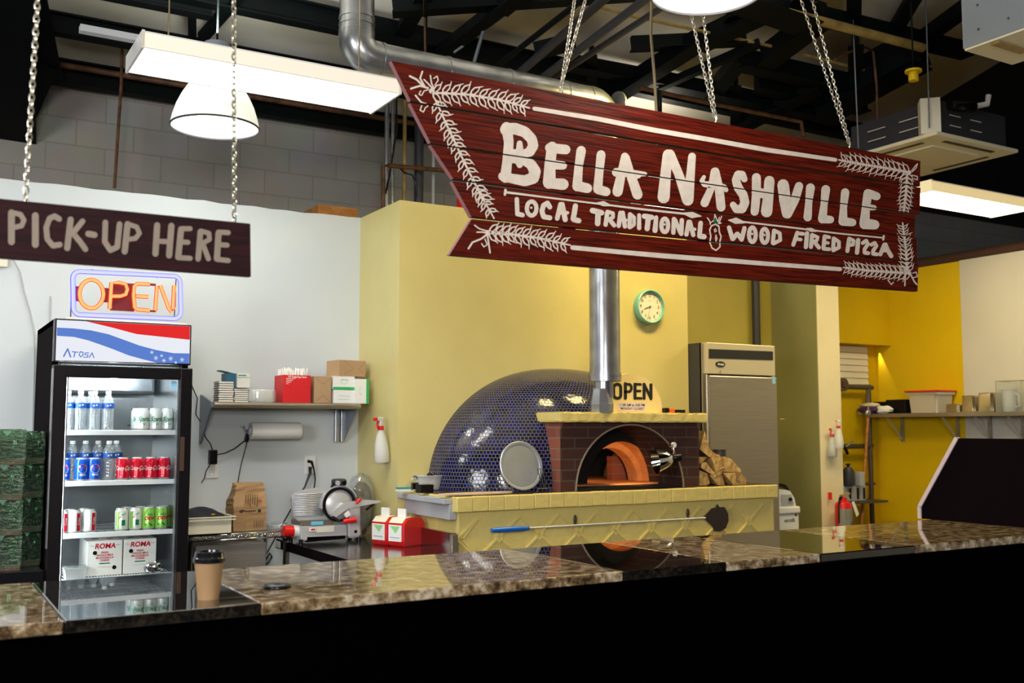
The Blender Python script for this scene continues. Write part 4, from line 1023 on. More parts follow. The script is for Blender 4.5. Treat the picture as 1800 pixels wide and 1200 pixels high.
for (x0, y0, x1, y1, m_) in ((133, 502, 142, 529, m_nbackb), (180, 505, 192, 531, m_nback), (196, 495, 237, 547, m_nback), (262, 497, 275, 502, m_nback), (260, 544, 275, 548, m_nback), (304, 512, 310, 539, m_nbackb)):
    a = nf(x0, y0, .015); b = nf(x1, y1, .02); W(G().bb(a, b, m_), 'backing_plate', t)
g = G(); a = nf(114, 563); b = nf(327, 566); g.bb((a.x, NY-.03, zt), (b.x, NY+.05, zt+.012), m_whitep)
W(g, 'stand', t)
g = G()
for x in (128, 311): g.tube([nf(x, 488, .02), nf(x-2, 520, .02), nf(x-3, 556, .02)], .003, m_darkgrey, 5)
for x in (163, 283): g.tube([nf(x+6*cos(R(a)), 479+(x-163)*.07-6*sin(R(a)), .02) for a in range(0, 181, 30)], .003, m_darkgrey, 5)
W(g, 'wire_hanger', t)
# ================================================================ pizza oven
OY = 5.23; OX0 = PY(803, 873, OY).x; OX1 = PY(1368, 852, OY).x; OZ = PY(803, 873, OY).z
ob = thing('oven_base', 'yellow masonry base with brick ledge and diamond relief under the pizza oven', 'masonry base', ((OX0+OX1)/2, 5.58, 0))
g = G(); g.bb((OX0+.03, OY+.03, 0), (5.06, 5.935, OZ-.085), m_butter2); g.bb((5.06, OY+.03, 0), (OX1-.02, 5.73, OZ-.085), m_butter2); W(g, 'base_block', ob)
g = G(); n = 24
for k in range(n):
    a = OX0+(OX1-OX0)*k/n; b = OX0+(OX1-OX0)*(k+1)/n
    g.box(((a+b)/2, OY+.055+random.uniform(-.002, .002), OZ-.045+random.uniform(-.0015, .0015)), (b-a-.002, .11, .088), m_butter2, bev=.006)
for k in range(5):
    a = OY+.115+k*.119; g.box((OX0+.05, a+.058, OZ-.045), (.10, .117, .088), m_butter2, bev=.005)
W(g, 'brick_ledge', ob)
m_hearth = mat('dark_hearth_tile', (.045, .022, .014), .35, noise=.3, nscale=8)
g = G(); g.bb((OX0+.012, OY+.03, OZ-.06), (5.06, 5.935, OZ+.001), m_hearth); g.bb((5.06, OY+.03, OZ-.06), (OX1-.012, 5.73, OZ+.001), m_hearth); W(g, 'hearth_top', ob)
g = G(); yf = OY+.03
xs = [PY(x, 935, yf).x for x in (877, 943, 1011, 1077, 1145, 1209, 1264, 1316)]
per = (xs[-1]-xs[0])/(len(xs)-1); zc = .865
def rl(a, b): bar(g, (a[0], yf-.002, a[1]), (b[0], yf-.001, b[1]), .011, .013, m_butter2)
k0 = OX0+.05
x = xs[0]-per
while x < OX1-.02:
    xe = min(x+per/2, OX1-.03); fr_ = (xe-x)/(per/2)
    if x > OX0: rl((x, zc), (xe, zc+.115*fr_)); rl((x, zc), (xe, zc-.115*fr_))
    if x+per < OX1-.02: rl((x+per/2, zc+.115), (x+per, zc)); rl((x+per/2, zc-.115), (x+per, zc))
    if x > OX0+.04 and x < OX1-.05:
        for s in (-1, 1): rl((x-.02, zc+.005), (x, zc+.03*s)); rl((x+.02, zc+.005), (x, zc+.03*s))
    x += per
rl((OX0+.04, zc-.01), (xs[0]-per/2, zc+.115)); rl((OX0+.04, zc+.01), (xs[0]-per/2, zc-.115))
W(g, 'diamond_relief', ob)
# grey rail on the left side of the base
g = G(); xs_ = OX0-.012
a = PX(712, 864, OX0); b = PX(795, 900, OX0); zt_ = PX(795, 882, OX0).z
g.bb((OX0-.055, b.y, OZ-.045), (OX0, a.y, OZ-.012), m_greyp, bev=.004); g.bb((OX0-.02, b.y, OZ-.135), (OX0+.028, a.y-.04, OZ-.046), m_greyp, bev=.003)
tag(g.obj('grey_rail'), 'grey plastic rail fixed to the left side of the oven base', 'rail')
# dome
dcx, dcy = 3.90, 5.94
dome = thing('pizza_oven', 'wood-fired pizza oven with blue mosaic dome and brick arch front', 'oven', (dcx, dcy, OZ))
g = G(); uvl = g.bm.loops.layers.uv.new('UVMap')
NU, NV = 64, 24; A_, B_, H_ = 1.0, .60, .80; rows = []
for j in range(NV+1):
    ph = (pi/2)*j/NV; rowv = []
    for i in range(NU+1):
        th = -pi+pi*i/NU
        sr = cos(ph)**.9; sz = sin(ph)
        rowv.append((g.bm.verts.new((A_*cos(th)*sr, B_*sin(th)*sr, H_*sz)), i*A_*pi*.82/NU*(max(cos(ph), .0)), ph*.9, i))
    rows.append(rowv)
for j in range(NV):
    for i in range(NU):
        q_ = (rows[j][i], rows[j][i+1], rows[j+1][i+1], rows[j+1][i])
        try: f = g.bm.faces.new([v[0] for v in q_])
        except ValueError: continue
        f.smooth = True; f.material_index = g.mi(m_mosaic)
        for l, v in zip(f.loops, q_):
            jj = j if v in (rows[j][i], rows[j][i+1]) else j+1
            l[uvl].uv = ((v[3]-NU/2)*2.5/NU*cos(pi/2*jj/NV*.72), v[2])
for f in list(g.bm.faces):   # the dome is open where the arch runs into it
    c_ = f.calc_center_median()
    if 3.56 < c_.x+dcx < 4.56 and c_.z < .40: g.bm.faces.remove(f)
g.obj('mosaic_dome', dome)
# brick arch front
ax0 = PY(985, 800, 5.30).x; ax1 = PY(1229, 800, 5.30).x; zl = PY(1100, 742, 5.28).z
hx0 = PY(1012, 860, 5.30).x; hx1 = hx0+.86; hc = (hx0+hx1)/2; hr = (hx1-hx0)/2
zl_arch = min(hr+OZ-.015, zl-.01); AY = 5.30; AYB = 5.66
g = G()
def archface(Y, m_, flip=1, r=hr, x0=ax0, x1=ax1, ztop=zl, cxx=hc, hh=None):
    hh = hh or r*.96; n = 28
    P_ = [V((cxx-r*cos(pi*k/n), Y, OZ+hh*sin(pi*k/n))) for k in range(n+1)]
    for k in range(n):
        a, b = P_[k], P_[k+1]
        def out(p, k):
            if k == 0: return V((x0, Y, OZ))
            if k == n: return V((x1, Y, OZ))
            t = k/n
            if t < .2: return V((x0, Y, OZ+(ztop-OZ)*t/.2))
            if t > .8: return V((x1, Y, OZ+(ztop-OZ)*(1-t)/.2))
            return V((x0+(x1-x0)*(t-.2)/.6, Y, ztop))
        g.poly([a, out(a, k), out(b, k+1), b], m_)
    return P_
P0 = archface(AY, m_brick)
W(g, 'brick_front', dome)
g = G()   # side cheek, solid behind the front
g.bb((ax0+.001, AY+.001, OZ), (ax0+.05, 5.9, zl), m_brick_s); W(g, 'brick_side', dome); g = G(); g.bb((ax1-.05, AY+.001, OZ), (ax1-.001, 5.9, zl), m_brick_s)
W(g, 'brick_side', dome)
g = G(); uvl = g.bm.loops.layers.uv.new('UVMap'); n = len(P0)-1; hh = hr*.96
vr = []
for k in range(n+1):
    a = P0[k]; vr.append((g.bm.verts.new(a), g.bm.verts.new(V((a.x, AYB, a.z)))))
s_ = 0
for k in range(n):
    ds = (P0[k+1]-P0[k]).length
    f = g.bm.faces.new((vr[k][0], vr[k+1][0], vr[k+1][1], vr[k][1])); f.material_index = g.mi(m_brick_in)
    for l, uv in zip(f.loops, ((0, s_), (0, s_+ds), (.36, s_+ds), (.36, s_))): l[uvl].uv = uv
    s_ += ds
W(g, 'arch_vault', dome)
g = G()
g.tube([p+V((0, -.003, 0)) for p in P0], .006, mat('pale_mortar', (.26, .20, .14), .9), 6); W(g, 'mortar_line', dome)
# inner wall with the oven mouth
mcx = PY(1092, 800, AYB).x; mr_ = .285; mh = .30
g = G(); archface(AYB, m_soot, r=mr_, x0=ax0+.02, x1=ax1-.02, ztop=zl-.02, cxx=mcx, hh=mh)
W(g, 'sooty_inner_wall', dome)
g = G(); n = 24   # fire-clay mouth ring, then a second ring inside
for (y0, y1, r0, h0, m_) in ((AYB-.0, AYB+.13, mr_, mh, m_fireclay), (AYB+.13, AYB+.24, mr_-.045, mh-.045, m_fireclay)):
    for k in range(n):
        a, b = pi*k/n, pi*(k+1)/n
        g.poly([V((mcx-r0*cos(a), y0, OZ+h0*sin(a))), V((mcx-r0*cos(b), y0, OZ+h0*sin(b))), V((mcx-r0*cos(b), y1, OZ+h0*sin(b))), V((mcx-r0*cos(a), y1, OZ+h0*sin(a)))], m_)
for k in range(n):
    a, b = pi*k/n, pi*(k+1)/n; r0, h0, r1, h1 = mr_, mh, mr_-.045, mh-.045; y = AYB+.13
    g.poly([V((mcx-r0*cos(a), y, OZ+h0*sin(a))), V((mcx-r0*cos(b), y, OZ+h0*sin(b))), V((mcx-r1*cos(b), y, OZ+h1*sin(b))), V((mcx-r1*cos(a), y, OZ+h1*sin(a)))], m_)
W(g, 'fire_clay_mouth', dome)
g = G(); g.lathe([(.48*cos(a*pi/24), .38*sin(a*pi/24)) for a in range(0, 13)], m_soot, 36, o=(mcx, AYB+.52, OZ), A=MX.Diagonal((1, .85, 1)).to_3x3(), cap=False)
for f in list(g.bm.faces):
    if f.calc_center_median().y < AYB+.26: g.bm.faces.remove(f)
archface(AYB+.245, m_soot, r=mr_-.045, x0=mcx-.49, x1=mcx+.49, ztop=OZ+.395, cxx=mcx, hh=mh-.045)
W(g, 'inner_chamber', dome)
g = G(); g.bb((ax0+.05, AY+.02, OZ+.003), (ax1-.06, AYB, OZ+.012), m_soot); g.bb((mcx-.44, AYB-.10, OZ+.004), (mcx+.44, AYB+.88, OZ+.022), m_fireclay); W(g, 'hearth_floor', dome)
g = G(); g.bb((mcx+.14, AYB+.30, OZ+.02), (mcx+.34, AYB+.36, OZ+.19), m_brick_s); W(g, 'inner_brick', dome)
g = G(); yl0 = PX(918, 724, ax0-.03).y
g.prism([(ax0-.03, 5.24, zl+.001), (ax1+.03, 5.24, zl+.001), (ax1+.03, 5.26, PY(1100, 724, 5.24).z), (ax0-.03, 5.24, PY(1100, 724, 5.24).z)][:0] or
        [V((ax0-.035, 5.24, zl)), V((ax1+.03, 5.24, zl)), V((ax1+.03, 5.24, zl+.062)), V((ax0-.035, 5.24, zl+.062))], (0, .62, 0), m_butter2)
bmesh.ops.recalc_face_normals(g.bm, faces=g.bm.faces)
bmesh.ops.bevel(g.bm, geom=list(g.bm.edges), offset=.007, segments=2, affect='EDGES')
bmesh.ops.subdivide_edges(g.bm, edges=[e for e in g.bm.edges if e.calc_length() > .3], cuts=40, use_grid_fill=True)
for v in g.bm.verts:
    if v.co.y < 5.3: v.co += V((0, random.uniform(-.002, .002), random.uniform(-.0025, .0025)))
W(g, 'stone_lintel_slab', dome)
ZS = zl+.062
point('oven_fire_glow', (mcx-.1, AYB+.34, OZ+.16), .8, (1, .42, .12), .05)
# chimney pipe
t = thing('chimney_pipe', 'round steel chimney pipe rising from the oven in front of the yellow wall', 'chimney', (xb, D, ZS))
zj = PY(1063, 655, D).z; z2 = PY(1063, 668, D).z
G().cyl((0, 0, zj-ZS), (0, 0, zd-ZS-.14), .098, m_galv, seg=32).obj('upper_pipe', t)
g = G(); g.cyl((0, 0, zj-ZS-.055), (0, 0, zj-ZS), .103, m_galv, seg=32); g.cyl((0, 0, zj-ZS-.02), (0, 0, zj-ZS-.012), .106, m_galv, seg=32); g.obj('collar', t)
g = G(); g.cyl((-.01, 0, .1), (-.01, 0, zj-ZS-.05), .062, m_galv, seg=24); g.lathe([(.075, 0), (.078, .05), (.060, .14), (.060, .15)], m_galv, 8, o=(-.03, 0, 0)); [setattr(f, 'smooth', False) for f in g.bm.faces if len(f.verts) == 4 and f.calc_center_median().z < .14]; g.obj('flue_base', t)
# half-round OPEN sign on the slab
SYo = 5.36
a = PY(1055, 723, SYo); b = PY(1165, 723, SYo); rO = (b.x-a.x)/2; hO = PY(1110, 656, SYo).z-ZS
t = thing('opening_hours_sign', 'half-round yellow OPEN sign with opening hours standing on the oven slab', 'sign', ((a.x+b.x)/2, SYo, ZS))
g = G(); g.prism([(rO*cos(R(k)), 0, hO*sin(R(k))) for k in range(0, 181, 6)], (0, .03, 0), mat('pale_yellow_board', (.86, .68, .30), .5)); g.obj('board', t, fixn=True)
g = G(); fo = lambda x, y: V((x, -.0012, y))
fq = lambda x, y: PY(x, y, SYo)-t.location+V((0, -.0012, 0)); bw = 5.6
so = lambda p_, w_=bw: g.stroke(p_, w_, m_ink, fq, 8)
so([(1078.5, 680), (1078.7, 695), (1081, 699), (1085, 700), (1089, 699), (1091, 695), (1091, 680), (1089, 676), (1085, 675), (1081, 676), (1078.5, 680)], 5.4)
so([(1099, 674), (1099, 700)]); so([(1099, 675), (1107, 675.5), (1109.5, 679), (1109.5, 684), (1107, 688), (1099, 688.5)], 4.8)
so([(1116, 675), (1116, 700)]); so([(1116, 675), (1126, 675.5)], 4.6); so([(1116, 687), (1125, 687)], 4.6); so([(1116, 699.5), (1127, 700)], 4.6)
so([(1132, 675), (1132, 700)]); so([(1132, 675), (1144, 700)], 5); so([(1144, 676), (1144, 700.5)]); g.obj('lettering', t)
g = G(); g.poly([fo(-rO*.46, hO*.05), fo(rO*.44, hO*.05), fo(rO*.44, hO*.25), fo(-rO*.46, hO*.25)], mat('lilac_paper', (.72, .62, .70), .7))
f3 = lambda x, y: V((x, -.002, y))
g.text('11:00 AM to 3:00 PM', hO*.093, m_ink, lambda x, y: f3(x, hO*.195+y), off=.0004); g.text('"MONDAY CLOSED"', hO*.085, m_ink, lambda x, y: f3(x, hO*.105+y), off=.0003)
g.obj('hours_label', t)
a = PY(1167, 720, 5.34); b = PY(1206, 720, 5.34)
t = thing('infrared_thermometer', 'black and orange handheld thermometer lying on the oven slab', 'thermometer', ((a.x+b.x)/2, 5.34, ZS)); L2 = b.x-a.x
G().box((.02, 0, .013), (L2*.62, .03, .022), m_black, bev=.005).obj('body', t)
G().box((-L2*.2, 0, .015), (L2*.26, .034, .028), mat('orange_plastic', (.75, .10, .01), .4), bev=.005).obj('orange_band', t)
G().box((-L2*.42, 0, .018), (L2*.18, .04, .034), m_black, bev=.005).obj('head', t)
# shiny reflector lamp at the arch
p = PY(1165, 808, 5.28)
t = thing('reflector_lamp', 'shiny chrome cone reflector clamped at the right of the oven arch', 'lamp', p)
ls = bpy.data.lights.new('reflector_light', 'SPOT'); ls.energy = 7; ls.color = (1, .56, .22); ls.spot_size = R(85); ls.spot_blend = .4; ls.shadow_soft_size = .03
lo_ = bpy.data.objects.new('reflector_light', ls); col.objects.link(lo_); lo_.location = p+V((-.09, .07, -.05)); lo_.rotation_euler = V((.16, .9, -.22)).to_track_quat('-Z', 'Y').to_euler()
q_ = V((-.80, .30, -.12)).normalized().to_track_quat('Z', 'Y').to_matrix()
g = G(); g.lathe([(.028, -.060), (.045, -.045), (.062, -.015), (.080, .03), (.088, .048), (.085, .048), (.075, .03), (.05, -.015)], m_chrome, 32, A=q_, cap=False); g.obj('reflector_shade', t)
t.scale = (1.05, 1.05, 1.05)
g = G(); g.lathe([(0, -.12), (.024, -.118), (.026, -.07), (.02, -.06)], m_black, 20, A=q_); g.obj('lamp_socket', t)
g = G(); g.tube([(.07, 0, .0), (.085, -.01, .05), (.078, -.01, .085)], .006, m_chrome, 8); g.cyl((.07, -.03, .092), (.07, -.015, .092), .017, m_whitep, seg=16); g.cyl((.05, -.03, .088), (.05, -.01, .088), .010, m_chrome, seg=12); g.obj('clamp', t)
# peel on the front of the base
PY_ = OY-.04
a = PY(930, 928, PY_); b = PY(1240, 910, PY_)
t = thing('pizza_peel', 'long metal pizza peel with blue grip hanging across the yellow oven base', 'pizza peel', a)
d_ = b-a
G().cyl((0, 0, 0), d_, .006, m_alu, seg=10).obj('rod', t)
g = G(); c_ = PY(864, 932, PY_)-a; g.tube([c_, c_*.8, c_*.2, V((0, 0, 0))], [.013, .016, .016, .011], m_blue, 14); g.obj('grip', t)
g = G(); hp = [PY(x, y, PY_)-a for x, y in ((1236, 909), (1246, 899), (1251, 893), (1258, 892), (1261, 885), (1265, 891), (1274, 891), (1280, 902), (1281, 915), (1276, 928), (1266, 934), (1256, 933), (1252, 925))]
g.prism(hp, (0, .003, 0), mat('dark_blued_steel', (.045, .030, .028), .5, metal=.3)); g.obj('blade', t, fixn=True)
for px, py in ((1011, 919), (1209, 907)):
    p = PY(px, py, OY+.02)
    tt = thing('wall_hook', 'dark hook on the yellow oven base, %s' % ('left, nearer the blue grip' if px < 1100 else 'right, nearer the peel blade'), 'hook', p, 0, 'hooks holding the peel')
    g = G(); g.sph((0, 0, .02), .014, mat('hook_brown', (.04, .025, .012), .5), 12, (.9, .6, 2.2)); g.obj('hook_plate', tt); G().tube([(0, 0, 0), (0, -.05, -.02), (0, -.06, 0)], .004, m_galv, 6).obj('peg', tt)
# round pan leaning in a wire stand
p = PY(921, 826, 5.33); rP = PY(958, 826, 5.33).x-p.x
t = thing('pizza_pan', 'round aluminium pizza pan leaning upright left of the brick arch', 'pan', (p.x, 5.33, OZ+.012))
q_ = MX.Rotation(R(78), 3, 'X')
g = G(); g.lathe([(0, 0), (rP*.82, 0), (rP*.84, -.004), (rP*.87, .003), (rP*.97, .006), (rP, .002), (rP*.98, -.006), (rP*.8, -.008), (0, -.008)], m_aludull, 48, A=q_, o=(0, .03, rP)); g.obj('pan_disc', t)
t = thing('wire_stand', 'small chrome wire stand holding up the round pan', 'stand', (PY(955, 855, 5.29).x, 5.30, OZ+.005))
g = G(); g.tube([(-.05, -.02, .0), (-.05, -.02, .02), (.04, -.02, .02), (.04, -.02, 0)], .003, m_chrome, 6)
for x in (-.015, .0, .018): g.tube([(x, -.02, .02), (x, .0, .07), (x, .03, .14)], .003, m_chrome, 6)
g.obj('wire_frame', t)
# things at the left corner of the ledge
p = PZ(768, 862, OZ+.004)
t = thing('utensil_tub', 'clear plastic tub of kitchen tools on the left corner of the oven base', 'tub', (p.x, p.y+.11, OZ+.004))
w_ = .145
g = G(); g.lathe([(.06, 0), (.066, .004), (.082, .082), (.09, .086), (.09, .092), (.086, .09), (.078, .082), (.06, .008)], m_frost, 28, cap=False, A=MX.Diagonal((1.25, .9, 1)).to_3x3()); g.obj('tub_body', t)
g = G(); g.sph((.005, 0, .09), .02, m_black, 10, (1, 1, .9)); g.obj('black_knob', t)
G().tube([(.0, 0, .02), (.05, .0, .085), (.10, .0, .115)], [.012, .012, .018], m_paleboard, 10).obj('wooden_handle', t)
G().tube([(-.04, 0, .02), (.02, .02, .09), (.03, .02, .10)], [.01, .014, .012], m_log, 10).obj('brush_handle', t)
G().tube([(-.05, -.01, .03), (.04, .01, .03)], .013, mat('blue_grey_cloth', (.22, .32, .42), .6), 8).obj('cloth', t)
p = PZ(822, 866, OZ+.004)
t = thing('wooden_peel_board', 'pale oval wooden board lying at the front left of the ledge', 'board', (PY(835, 866, 5.29).x, 5.33, OZ+.004))
g = G(); g.prism([(.22*cos(2*pi*k/28)*(1 if cos(2*pi*k/28) < 0 else 1.25), .055*sin(2*pi*k/28), 0) for k in range(28)], (0, 0, .009), m_paleboard); g.obj('board', t, fixn=True)
p = PX(727, 862, OX0+.04)
t = thing('padlock', 'brass and chrome padlock on the ledge behind the tub', 'padlock', (PY(729, 855, 5.72).x, 5.72, OZ+.003))
G().box((0, 0, .035), (.05, .025, .05), m_chrome, bev=.006).obj('lock_body', t)
g = G(); g.tube([(-.018+0*k, 0, .055) if k < 0 else (.018*cos(R(180-k)), 0, .075+.022*sin(R(k))) for k in range(0, 181, 20)], .005, m_galv, 8); g.obj('shackle', t)
t = thing('sponge', 'small teal and white sponge at the back left corner of the ledge', 'sponge', (PY(712, 857, 5.80).x, 5.80, OZ+.003))
g = G(); g.box((0, 0, .008), (.10, .06, .014), m_paper); g.box((0, 0, .020), (.10, .06, .010), mat('teal_sponge', (.02, .28, .30), .8)); g.obj('sponge_block', t)
t = thing('scale_box', 'small black box behind the utensil tub', 'box', (PY(736, 850, 5.66).x+.02, 5.62, OZ+.003))
G().box((0, 0, .025), (.09, .07, .05), m_black, bev=.004).obj('box_body', t)
# firewood
logs = [((1232, 822), (1240, 808), .16), ]
FWY = 5.34
def log(pts, label):
    P_ = [PY(x, y, FWY) for x, y in pts]; c = sum(P_, V((0, 0, 0)))/len(P_); zmin = min(q.z for q in P_)
    t = thing('firewood_log', label, 'firewood', (c.x, FWY, zmin), 0, 'split firewood stacked beside the oven')
    dy = random.uniform(-.015, .015); g = G(); sk = V((random.uniform(.0, .03), .27, random.uniform(-.01, .02)))
    g.prism([q+V((0, dy, 0)) for q in P_], sk, m_log, m_bark if random.random() < .4 else m_log); W(g, 'split_wood', t, fixn=True)
L0 = [([(1240, 757), (1249, 790), (1264, 800), (1262, 812), (1248, 803), (1232, 790)], 'longest upright split log on top of the firewood pile'),
      ([(1230, 803), (1246, 803), (1233, 816), (1229, 814)], 'small orange split log under the topmost one, against the brick'),
      ([(1249, 801), (1265, 799), (1274, 822), (1258, 830), (1255, 814)], 'split log just right of the pile top'),
      ([(1232, 814), (1240, 812), (1255, 831), (1250, 834), (1231, 822)], 'dark split log in the second layer, left'),
      ([(1256, 830), (1274, 824), (1268, 834), (1256, 838)], 'thin split log wedged in the middle of the pile'),
      ([(1272, 802), (1284, 806), (1302, 826), (1301, 829), (1275, 829)], 'large pale split log on the right slope of the pile'),
      ([(1230, 826), (1244, 832), (1248, 850), (1242, 853), (1230, 853)], 'bottom left split log against the brick'),
      ([(1249, 835), (1269, 829), (1276, 853), (1263, 852)], 'pale split log in the middle of the bottom layer'),
      ([(1271, 831), (1292, 830), (1293, 852), (1288, 852)], 'square-ended split log in the bottom layer'),
      ([(1294, 830), (1303, 830), (1314, 842), (1313, 852), (1294, 853)], 'rightmost log of the bottom layer with bark')]
for a, b in L0: log(a, b)
p = PY(1265, 792, 5.70)
t = thing('steel_canister', 'dark round canister standing behind the firewood', 'canister', (p.x, 5.70, OZ+.003))
g = G(); g.lathe([(.045, 0), (.045, p.z-OZ), (.048, p.z-OZ), (.048, p.z-OZ+.006), (0, p.z-OZ+.006)], m_darkgrey, 20); g.obj('canister_body', t)
# ================================================================ clock
p = PY(1137, 540, 5.94); rc = .122
t = thing('wall_clock', 'round wall clock with aqua rim on the yellow wall right of the chimney', 'clock', (p.x+.0, 5.938, p.z))
q_ = MX.Rotation(R(90), 3, 'X')
g = G(); g.lathe([(rc, 0), (rc+.004, .01), (rc+.004, .05), (rc-.004, .056), (rc-.008, .050), (rc-.008, .03)], m_teal, 56, A=q_, cap=False); g.obj('rim', t)
g = G(); g.lathe([(0, .031), (rc-.006, .031)], m_paper, 48, A=q_, o=(0, 0, 0), cap=False); g.obj('clock_face', t)
g = G(); fc = lambda x, y: V((x, -.0325, y))
for k in range(1, 13):
    an = R(90-30*k); g.text(str(k), .031, m_ink, lambda x, y: fc(x+.082*cos(an), y+.082*sin(an)), off=.0006, sx=.8)
for k in range(60):
    an = R(6*k); l_ = .006 if k % 5 else .010
    g.stroke([(.107*cos(an), .107*sin(an)), ((.107-l_*.5)*cos(an), (.107-l_*.5)*sin(an))], .0016 if k % 5 else .004, m_ink, fc, 6)
g.text('Sharp', .008, m_greyp, lambda x, y: fc(x, y+.045)) if False else g.stroke([(-.018, .045), (.018, .045)], .0025, m_greyp, fc, 6)
g.obj('numerals', t)
fh = lambda x, y: V((x, -.036, y))
G().stroke([(.012, .005), (-.030, -.010), (-.058, -.020)], [.003, .006, .003], m_ink, fh).stroke([(0, 0)], .013, m_ink, fh).obj('hour_hand', t)
G().stroke([(0, 0), (-.012, -.050), (-.022, -.094)], [.0015, .0015, .005], m_ink, fh).obj('minute_hand', t)
G().stroke([(-.015, .001), (.085, -.006)], .001, m_greyp, fh).obj('second_hand', t)
# ================================================================ stainless upright freezer
F2 = 5.76; x0 = 5.075; x1 = PY(1363, 700, F2).x; zt2 = PY(1235, 601, F2).z
t = thing('upright_freezer', 'tall stainless steel upright freezer in the recess right of the yellow wall', 'freezer', (x0, F2, 0)); fw = x1-x0
zsp = PY(1300, 660, F2).z
g = G(); g.bb((0, .04, 0), (fw, .80, zt2), m_darkgrey); g.bb((.0, .03, .0), (.035, .06, zt2), m_stain, bev=.004); g.obj('cabinet', t)
g = G(); g.bb((.02, -.005, zsp+.006), (fw, .04, zt2), m_header, bev=.004); g.obj('top_panel', t)
g = G(); v1 = PY(1245, 613, F2); v2 = PY(1360, 634, F2); v3 = PY(1360, 617, F2)
g.prism([PY(x, y, F2-.008)-V((x0, F2, 0)) for x, y in ((1246, 613), (1359, 617.5), (1359, 633), (1246, 629.5))], (0, .002, 0), m_ink); g.obj('vent_strip', t)
g = G(); c = PY(1265, 640, F2)-V((x0, F2, 0))
g.prism([V((c.x+.047*cos(2*pi*k/24), -.010, c.z+.022*sin(2*pi*k/24))) for k in range(24)], (0, .004, 0), m_ink)
g.text('Atosa', .026, m_paper, lambda x, y: V((c.x+x, -.0112, c.z+y)), off=.0006, shear=.2); g.obj('badge', t)
G().cyl((c.x-.005, -.012, c.z-.055), (c.x-.005, 0, c.z-.055), .008, m_chrome, seg=12).obj('lock', t)
g = G(); g.bb((.022, -.02, .12), (fw, .03, zsp-.006), m_stain, bev=.008); g.obj('door', t)
g = G(); g.cyl((.012, -.005, .12), (.012, -.005, zsp), .012, m_stain, seg=10); g.obj('hinge_side_trim', t)
g = G(); a = PY(1358, 668, F2)-V((x0, F2, 0)); g.box((a.x-.008, -.0215, a.z), (.03, .002, .055), bpy.data.materials['sticker_blue']); g.obj('sticker', t)
g = G(); a = PY(1369, 737, F2)-V((x0, F2, 0)); g.tube([(a.x, -.01, a.z), (a.x+.03, -.03, a.z)], .007, m_brass, 8); g.obj('door_catch', t)
pipe('upright_conduit', 'dark upright conduit on the recess wall above the freezer', [(PY(1329, 550, 6.55).x, 6.55, 1.9), (PY(1329, 550, 6.55).x, 6.55, 2.96)], .036, m_darkgrey, 12, 'conduit')
# ================================================================ white wall shelf and its load
SHY = 6.30; a = PY(376, 706, SHY); b = PY(633, 710, SHY); SZ = a.z; xq0, xq1 = a.x, b.x
t = thing('wall_shelf', 'long stainless wall shelf on the white wall beside the yellow corner', 'shelf', (xq0, SHY, SZ)); Lq = xq1-xq0
g = G(); g.bb((0, .0, -.006), (Lq, .295, 0), m_stain); g.tube([(0, .0, -.018), (Lq, 0, -.018)], .019, m_stain, 14); g.obj('shelf_board', t)
g = G(); g.prism([(-.012, .27, .05), (-.012, .295, .05), (-.012, .295, -.26), (-.012, .27, -.26), (-.012, .02, -.03), (-.012, .02, .0)], (.012, 0, 0), m_greymetal); g.obj('bracket', t, fixn=True)
xb_ = PY(603, 740, 6.5).x-xq0
g = G(); g.prism([(xb_+.03, .295, -.02), (xb_+.03, .295, -.25), (xb_+.03, .27, -.25), (xb_+.03, .02, -.02)], (.006, 0, 0), m_greymetal)
for xx in (xb_-.03, xb_+.012): g.bb((xx, .262, -.255), (xx+.022, .296, -.02), m_galv, bev=.003)
g.obj('bracket', t, fixn=True)
def onshelf(px0, px1, y0, y1, label, name, cat, m_, dep=.16, front=6.335, z0=None, grp=None, bev=.002):
    a = PY(px0, y1, front); b = PY(px1, y0, front); zb_ = SZ+.001 if z0 is None else z0; zt_ = PY((px0+px1)/2, y0, front).z
    t = thing(name, label, cat, ((a.x+b.x)/2, front, zb_), 0, grp)
    w_ = b.x-a.x-.002; h = zt_-zb_
    return t, w_, h, dep
# stacks of white-paged pads
def pads(px0, px1, y0, n, who, fy):
    t0 = None
    a = PY(px0, 705, fy); b = PY(px1, 705, fy); zt_ = PY(px0, y0, fy).z; h = (zt_-SZ)/n
    for k in range(n):
        if k == 0 or True:
            if t0 is None:
                t0 = thing('napkin_pack', '', 'pack', ((a.x+b.x)/2, fy, SZ+.001), 0, 'flat white packs stacked at the %s of the shelf' % who)
                G().box((0, .06, h*.5), (b.x-a.x, .12, h*.80), m_paper, bev=.002).obj('paper_block', t0); G().bb((-(b.x-a.x)/2-.003, .0, h*.90), ((b.x-a.x)/2, .12, h*.97), m_brown).obj('cover', t0); c = t0
            else: c = dup(t0, (t0.location.x+random.uniform(-.003, .003), fy, SZ+.001+h*k))
        c['label'] = 'flat white pack in the %s stack, %s' % (who, 'bottom one' if k == 0 else 'topmost one' if k == n-1 else ('second', 'third', 'fourth', 'fifth', 'sixth', 'seventh', 'eighth')[k-1]+' from the bottom')
pads(384, 410, 670, 9, 'left', 6.36)
pads(412, 436, 683, 7, 'right', 6.37)
zz = PY(425, 682, 6.37).z
t, w_, h, dp = onshelf(416, 440, 656, 682, 'white and teal glove box lying on the second stack of packs', 'glove_box', 'box', m_paper, front=6.36, z0=zz+.002)
G().box((0, .06, h/2), (w_, .12, h), m_paper, bev=.002).obj('carton', t)
G().box((0, -.0012, h*.72), (w_*.98, .001, .004), m_teal).obj('teal_line', t); g = G(); g.box((-w_*.1, -.0012, h*.86), (w_*.6, .001, .007), bpy.data.materials['teal_sponge']); g.obj('printing', t)
